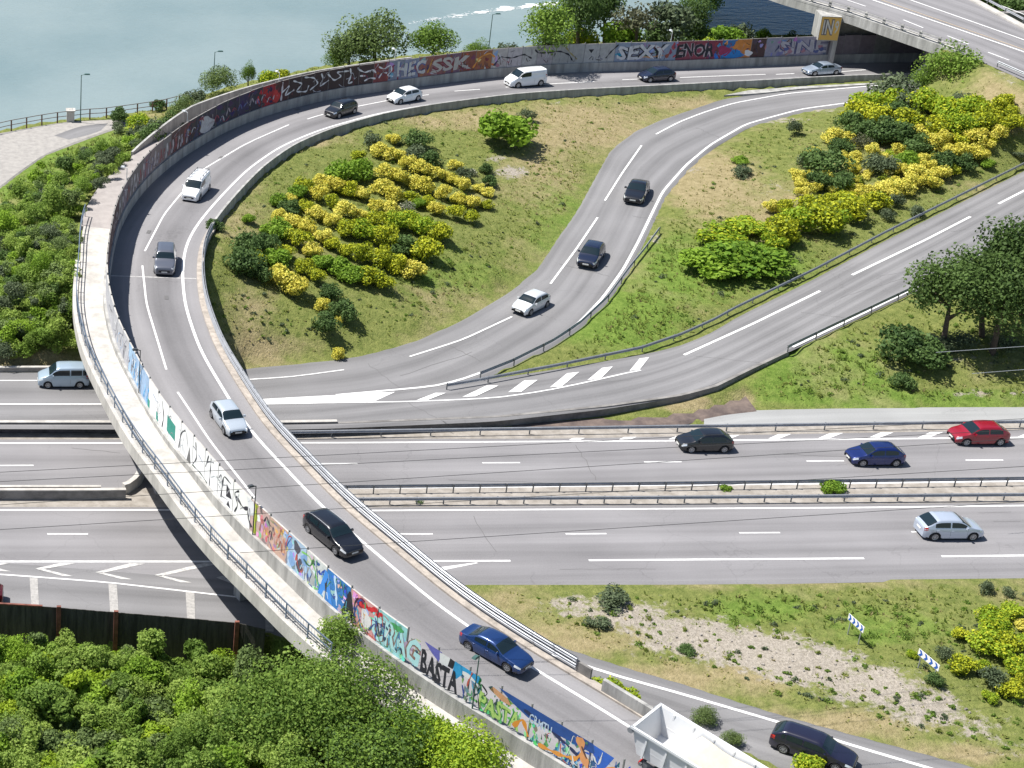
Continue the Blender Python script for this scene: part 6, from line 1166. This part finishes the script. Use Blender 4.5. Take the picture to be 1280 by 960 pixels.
for (x, y, r, kd, lab, hs) in ((468, 50, 38, 'W', 'largest round willow tree left of centre on the river bank', 1.), (436, 60, 26, 'W', 'willow half hidden at the left of the largest one', .9), (418, 74, 16, 'T', 'small dark bush like tree left of the willows', .8), (541, 54, 27, 'T', 'round dense green tree right of the willows', .9), (597, 64, 14, 'T', 'small dense tree beside the green lamp', 1.), (310, 92, 8, 'T', 'slim young tree standing alone by the parapet', 1.7),
                        (690, 40, 32, 'T', 'tall tree at the water edge nearest the foam line', 1.1), (722, 18, 28, 'K', 'tall dark tree behind the first one at the foam line', 1.3), (755, 14, 26, 'K', 'dark tree in the middle of the upper tree belt', 1.2), (795, 22, 28, 'B', 'olive brown thin leaved tree in the upper tree belt', 1.), (840, 18, 30, 'R', 'grey green tree by the dark blue water', 1.), (868, 22, 22, 'K', 'dark green tree leaning over the blue water', 1.2), (880, 2, 22, 'T', 'green tree at the top edge beside the blue water', 1.), (640, 90, 1, 'T', '', 1)):
    if lab: tree(x, y, r, kd, lab, base=(x, min(y + r * 1.5 + 8, 92)) if x > 350 else (x, 116, 1.6), hs=hs, group=TR)
for (x, y, r, kd, lab) in ((728, 52, 16, 'L', 'bright lime bush behind the graffiti wall'), (775, 52, 24, 'G', 'rounded green bush behind the graffiti wall, right of the lime one'), (688, 62, 18, 'D', 'dark bush behind the pale graffiti'), (820, 52, 20, 'D', 'dark bush left of the white lamp post'), (862, 50, 20, 'D', 'dark bush behind the ENOR lettering'), (905, 47, 18, 'G', 'green bush by the blue water above the orange graffiti'), (925, 46, 15, 'R', 'grey green bush by the blue water'), (956, 45, 8, 'G', 'small round bush alone on the bank before the overpass'), (884, 60, 14, 'L', 'low lime bush above the blue graffiti'), (803, 66, 12, 'L', 'low lime bush above the white lettering'), (462, 85, 12, 'L', 'lime bush in front of the willows'), (635, 66, 12, 'R', 'pale wispy bush right of the small lamp tree'), (990, 48, 8, 'D', 'small dark bush next to the yellow painted abutment'),
                          (150, 147, 11, 'D', 'dark upright bush at the end of the quay path'), (149, 160, 9, 'R', 'grey bush below the dark upright one'), (197, 133, 8, 'D', 'small dark bush by the river railing'), (172, 155, 14, 'L', 'lime bush between quay and walkway'), (190, 165, 16, 'R', 'grey green bush between quay and walkway'), (228, 140, 15, 'W', 'pale olive bush on the bank left of the lamp'), (222, 122, 10, 'R', 'small grey bush at the water edge'), (275, 106, 17, 'W', 'pale olive bush round the riverside lamp'), (213, 154, 12, 'D', 'dark bush touching the white walkway lamp'), (335, 100, 12, 'L', 'lime bush right of the slim young tree'), (192, 172, 14, 'D', 'dark bush overhanging the parapet'), (245, 125, 13, 'R', 'grey bush behind the concrete parapet'), (-5, 150, 12, 'D', 'bush at the left edge of the quay'), (350, 96, 10, 'M', 'small yellow green bush behind the parapet')): shrub(x, y, r, kd, lab, 'bushes on the river bank', 'riverside_bush')
tree(1188, 88, 33, 'T', 'big dense green bush like tree under the end of the overpass', base=(1188, 118, 5.6), hs=.95); tree(1158, 102, 20, 'T', 'smaller green tree leaning on the left of the big one by the overpass', base=(1158, 122, 4.6), hs=.8)
tree(1188, 370, 44, 'K', 'dark tree with forked trunk beside the slip road, left one', base=(1178, 436), hs=1.0); tree(1224, 352, 42, 'K', 'dark tree crown between the left and right dark trees', base=(1228, 420), hs=1.); tree(1256, 372, 46, 'K', 'dark tree with slanting trunk, right of the pair', base=(1240, 442), hs=1.05); tree(1266, 322, 42, 'K', 'dark tree at the right edge overhanging the slip road', base=(1285, 400), hs=1.2); tree(1300, 360, 42, 'K', 'dark tree cut by the right edge', base=(1300, 430), hs=1.1)
for k, x in enumerate((1225, 1250, 1285)): tree(x, -14 + k * 10, 24, 'K', ['dark tree beyond the overpass, at the very top', 'dark tree beyond the overpass guard rail', 'dark tree in the top right corner'][k], base=(x + 10, 6 + k * 10), hs=1.)
# foreground trees (lower left)
def bigtree(px, py, r, lab, lm, seed, z, nl=9000, size=.17, hs=.9, lobes=22, lm2=None):
    p = P(px, py, z); gz = terr(p[0], p[1]); root = empty('broadleaf_tree', (p[0], p[1], gz), 0, lab, 'tree', 'foreground trees')
    Q, t, e, c = crown(r, r, r * hs, int(nl * 1.7), size * .74, seed, lobes, .25, zc=z - gz); o = link('crown', qmesh('crown', Q, t, [L_[lm], L_[lm2 or lm]], (np.random.default_rng(seed).random(len(Q)) < .2).astype(int)), root)
    mb = MB(); mb.tube((0, 0, -.3), (.2, 0, z - gz), r * .07, r * .04, 9)
    for k in range(7): a = k * .9; mb.tube((.1, 0, (z - gz) * .6), (math.cos(a) * r * .6, math.sin(a) * r * .6, z - gz + r * .25 * math.sin(k)), r * .035, r * .012, 6)
    mb.build('trunk', M['bark'], root)
bigtree(432, 885, 4.6, 'large dark green tree in the foreground hiding the walkway', 'lf_thicket', 5, 3.6, 15000, .14, lm2='lf_mid', lobes=34); bigtree(345, 905, 3.7, 'mid green tree left of the large foreground tree', 'lf_thicket', 6, 2.0, 10000, .15); bigtree(470, 945, 4.0, 'dark foreground tree at the bottom edge', 'lf_mid', 8, 3.6, 11000, .14, lm2='lf_dark')
bigtree(575, 958, 3.2, 'yellow green tree at the bottom edge beside the picket railing', 'lf_lime', 9, 3.6, 9000, .13, lm2='lf_bright'); bigtree(525, 930, 2.5, 'yellow green bush like tree right of the large dark one', 'lf_bright', 10, 4.0, 6000, .13, lm2='lf_lime'); bigtree(440, 795, 2.1, 'thin leafy tree top poking up beside the flyover walkway', 'lf_thicket', 11, 5.9, 3000, .12, hs=1.1, lobes=14)
# thicket masses nobody could count
def thicket(name, polyp, z_up, nb, rr_, seed, lm, lab, size=.16, per=1500, top=False, spread=1.):
    r = np.random.default_rng(seed); poly_ = np.array(polyp, float); lo = poly_.min(0); hi = poly_.max(0); Qs = []; ts = []; ms = []; pts = []; tries = 0
    def inside(x, y):
        c = False; n = len(poly_)
        for i in range(n):
            a = poly_[i]; b = poly_[i - 1]
            if (a[1] > y) != (b[1] > y) and x < (b[0] - a[0]) * (y - a[1]) / (b[1] - a[1]) + a[0]: c = not c
        return c
    while len(pts) < nb and tries < 20000:
        tries += 1; x, y = r.uniform(lo, hi)
        if not inside(x, y): continue
        rad = r.uniform(*rr_); s = mpp(x, y)
        if any((x - a) ** 2 + ((y - b) * 1.5) ** 2 < (spread * .75 * (rad + c) * .5 * s) ** 2 for a, b, c in pts): continue
        pts.append((x, y, rad)); g_ = ground(x, y, z_up + rad * .5); Q, t, e, c = crown(rad, rad * r.uniform(.7, 1.2), rad * r.choice([.6, .8, 1.0, 1.5], p=[.3, .3, .25, .15]), int(per * (rad / 1.5) ** 2), size * r.uniform(.7, 1.35), int(r.integers(1e6)), int(r.integers(4, 12)), .2, zc=z_up + r.choice([0, .3, 1.1], p=[.5, .3, .2]) * (z_up > .8))
        Qs.append(Q + g_); base_t = r.uniform(0, .6); ts.append(np.clip(t * .6 + base_t, 0, 1)); ms.append(np.full(len(Q), r.choice(len(lm), p=[.5] + [.5 / (len(lm) - 1)] * (len(lm) - 1))))
    o = link(name, qmesh(name, np.concatenate(Qs), np.concatenate(ts), [L_[k] for k in lm], np.concatenate(ms))); tag(o, lab, 'thicket', None, 'stuff'); return o
thicket('bank_thicket', [(0, 255), (30, 225), (62, 205), (100, 190), (128, 180), (160, 188), (144, 205), (122, 232), (104, 258), (94, 282), (90, 345), (96, 400), (100, 425), (60, 432), (0, 436), (-40, 400), (-40, 270)], .9, 320, (.5, 1.5), 3, ['lf_thicket', 'lf_dark', 'lf_mid', 'lf_grey', 'lf_bright', 'lf_willow'], 'dense mixed green thicket filling the bank left of the walkway', size=.085, per=2300, spread=.8)
thicket('foreground_thicket', [(-40, 806), (60, 806), (140, 811), (230, 822), (330, 834), (390, 866), (380, 1010), (-40, 1010)], 1.9, 300, (.5, 1.7), 4, ['lf_thicket', 'lf_thicket', 'lf_mid', 'lf_bright', 'lf_willow', 'lf_lime'], 'dense bright green bramble thicket filling the lower left corner', size=.095, per=2600, spread=.75)
thicket('broom_ground_cover', [(1050, 140), (1090, 122), (1240, 128), (1262, 150), (1225, 190), (1180, 200), (1130, 225), (1090, 235), (1050, 262), (990, 290), (960, 300), (940, 285), (1010, 250), (1070, 215), (1060, 180)], .15, 120, (.4, .8), 9, ['fl_yellow', 'lf_lime', 'lf_broom', 'fl_lime'], 'low broom and grass filling the gaps of the right bank planting', size=.08, per=1500, spread=.8)
thicket('riverside_scrub', [(140, 178), (150, 160), (180, 152), (215, 150), (250, 130), (262, 136), (225, 158), (200, 172), (165, 182)], .5, 34, (.6, 1.2), 8, ['lf_grey', 'lf_willow', 'lf_thicket', 'lf_bright', 'lf_mid'], 'loose olive scrub between the quay and the walkway parapet', size=.1, per=1500)
thicket('overpass_thicket', [(1215, 0), (1280, 14), (1340, 30), (1340, -30), (1215, -20)], 1.5, 16, (1.5, 2.5), 5, ['lf_deep', 'lf_dark'], 'dark tree mass beyond the overpass in the top right corner', per=1200, size=.2)
# meadow grass tufts
def grass():
    r = np.random.default_rng(12); n = 150000; ii = r.integers(0, NY - 1, n); jj = r.integers(0, NX - 1, n); ok = (PRI[ii, jj] < 4) & (PRI[ii + 1, jj] < 4) & (PRI[ii, jj + 1] < 4) & (PRI[ii + 1, jj + 1] < 4); ii, jj = ii[ok], jj[ok]
    fx = r.random(len(ii)); fy = r.random(len(ii)); x = X0 + (jj + fx) * DG; y = Y0 + (ii + fy) * DG; z = TZ[ii, jj] * (1 - fx) * (1 - fy) + TZ[ii, jj + 1] * fx * (1 - fy) + TZ[ii + 1, jj] * (1 - fx) * fy + TZ[ii + 1, jj + 1] * fx * fy
    Zp = z - H; f_ = y * math.cos(TH) - Zp * math.sin(TH); u_ = y * math.sin(TH) + Zp * math.cos(TH); px = PPX + F * x / f_; py = PPY - F * u_ / f_; k = ii * NX + jj
    gr = gravel[k]; dr = dry[k]; lu = lush[k]; keep = (px > -30) & (px < 1310) & (py > -20) & (py < 1000) & (z > -2.4) & (r.random(len(x)) > gr * .9) & (r.random(len(x)) < .6 + .4 * lu)
    x, y, z, gr, dr, lu = [a[keep] for a in (x, y, z, gr, dr, lu)]; n = len(x); B3 = 3; hh = r.uniform(.07, .22, n) * (1 + .7 * lu) * (1 - .3 * dr)
    ang = r.random((n, B3)) * 6.28; b = np.stack([x, y, z - .02], 1)[:, None] + np.stack([np.cos(ang) * .09, np.sin(ang) * .09, 0 * ang], -1); w_ = .05 + .05 * r.random((n, B3)); side = np.stack([-np.sin(ang), np.cos(ang), 0 * ang], -1) * w_[..., None]
    tip = b + np.stack([np.cos(ang) * hh[:, None] * .5, np.sin(ang) * hh[:, None] * .5, np.repeat(hh[:, None], B3, 1)], -1)
    Q = np.stack([b - side, b + side, tip + side * .3, tip - side * .3], 2).reshape(-1, 4, 3); low = np.sin(x * .35) * np.cos(y * .3) * .12; t = np.clip(.45 + low + .35 * dr - .3 * lu + r.normal(0, .14, n), 0, 1); t = np.repeat(t, B3)
    mi = np.repeat((r.random(n) < dr * .55 + .06).astype(int), B3)
    o = link('meadow_grass', qmesh('meadow_grass', Q, t, [L_['lf_tuft'], L_['lf_dry']], mi)); tag(o, 'rough meadow grass, partly dry, on the banks between the roads', 'grass', None, 'stuff')
grass()
r = np.random.default_rng(21); Qs = []; ts = []; ms = []; cnt = 0                    # small weeds, far too many to count
while cnt < 900:
    px = r.uniform(250, 1290); py = r.uniform(110, 955); q = ground(px, py); i = int(round((q[1] - Y0) / DG)); j = int(round((q[0] - X0) / DG))
    if not (1 < i < NY - 2 and 1 < j < NX - 2) or PRI[i - 1:i + 2, j - 1:j + 2].max() >= 4 or q[2] < -1: continue
    kk = i * NX + j
    if dry[kk] > .6 and gravel[kk] < .2 and r.random() < .6: continue
    rad = r.uniform(.12, .5) * (1.2 if lush[kk] > .4 else .8); Q, t, e, c = crown(rad, rad, rad * .7, int(60 + 200 * rad), .06, int(r.integers(1e6)), 4, .3, zc=.02); Qs.append(Q + q); ts.append(t); ms.append(np.full(len(Q), r.integers(0, 4))); cnt += 1
o = link('weeds', qmesh('weeds', np.concatenate(Qs), np.concatenate(ts), [L_['lf_mid'], L_['lf_grey'], L_['lf_tuft'], L_['lf_thicket']], np.concatenate(ms))); tag(o, 'small weeds dotted over the grass and gravel', 'weeds', None, 'stuff')
# river foam / gravel bar
r = np.random.default_rng(5); mb = MB()
for k in range(420):
    t = r.random() ** .7; px = 505 + 190 * t; py = 31 - 27 * t ** .8 + r.normal(0, 1.2) * (1 - .3 * t); w_ = r.uniform(.12, 1.0) * (.15 + t * (.6 + .5 * math.sin(t * 40))); q = P(px, py, -2.98); n = 8; mb.add([(q[0] + w_ * math.cos(a) * r.uniform(.7, 1.2), q[1] + w_ * .32 * math.sin(a) * r.uniform(.6, 1.2), -2.99 + .0006 * k % .05) for a in np.linspace(0, 6.28, n, endpoint=False)], [tuple(range(n))])
tag(mb.build('river_foam', M['rock']), 'white foam line of a shallow rapid in the river', 'foam', None, 'stuff')
# rubble at the brown triangle between slip wall and apron
mb = MB(); r = np.random.default_rng(9)
for k in range(260):
    px = r.uniform(700, 1280); py = r.uniform(745, 905) if k % 2 else r.uniform(770, 870)
    q = ground(px, py); kk = int(round((q[1] - Y0) / DG)) * NX + int(round((q[0] - X0) / DG))
    if 0 <= kk < len(gravel) and gravel[kk] > .3: s = r.uniform(.05, .17); mb.box((q[0], q[1], q[2] + s * .3), (s * 1.3, s, s * .7), rz=r.random() * 3, top=.7)
tag(mb.build('loose_stones', M['verge']), 'loose pale stones scattered over the gravel patch', 'stones', None, 'stuff')
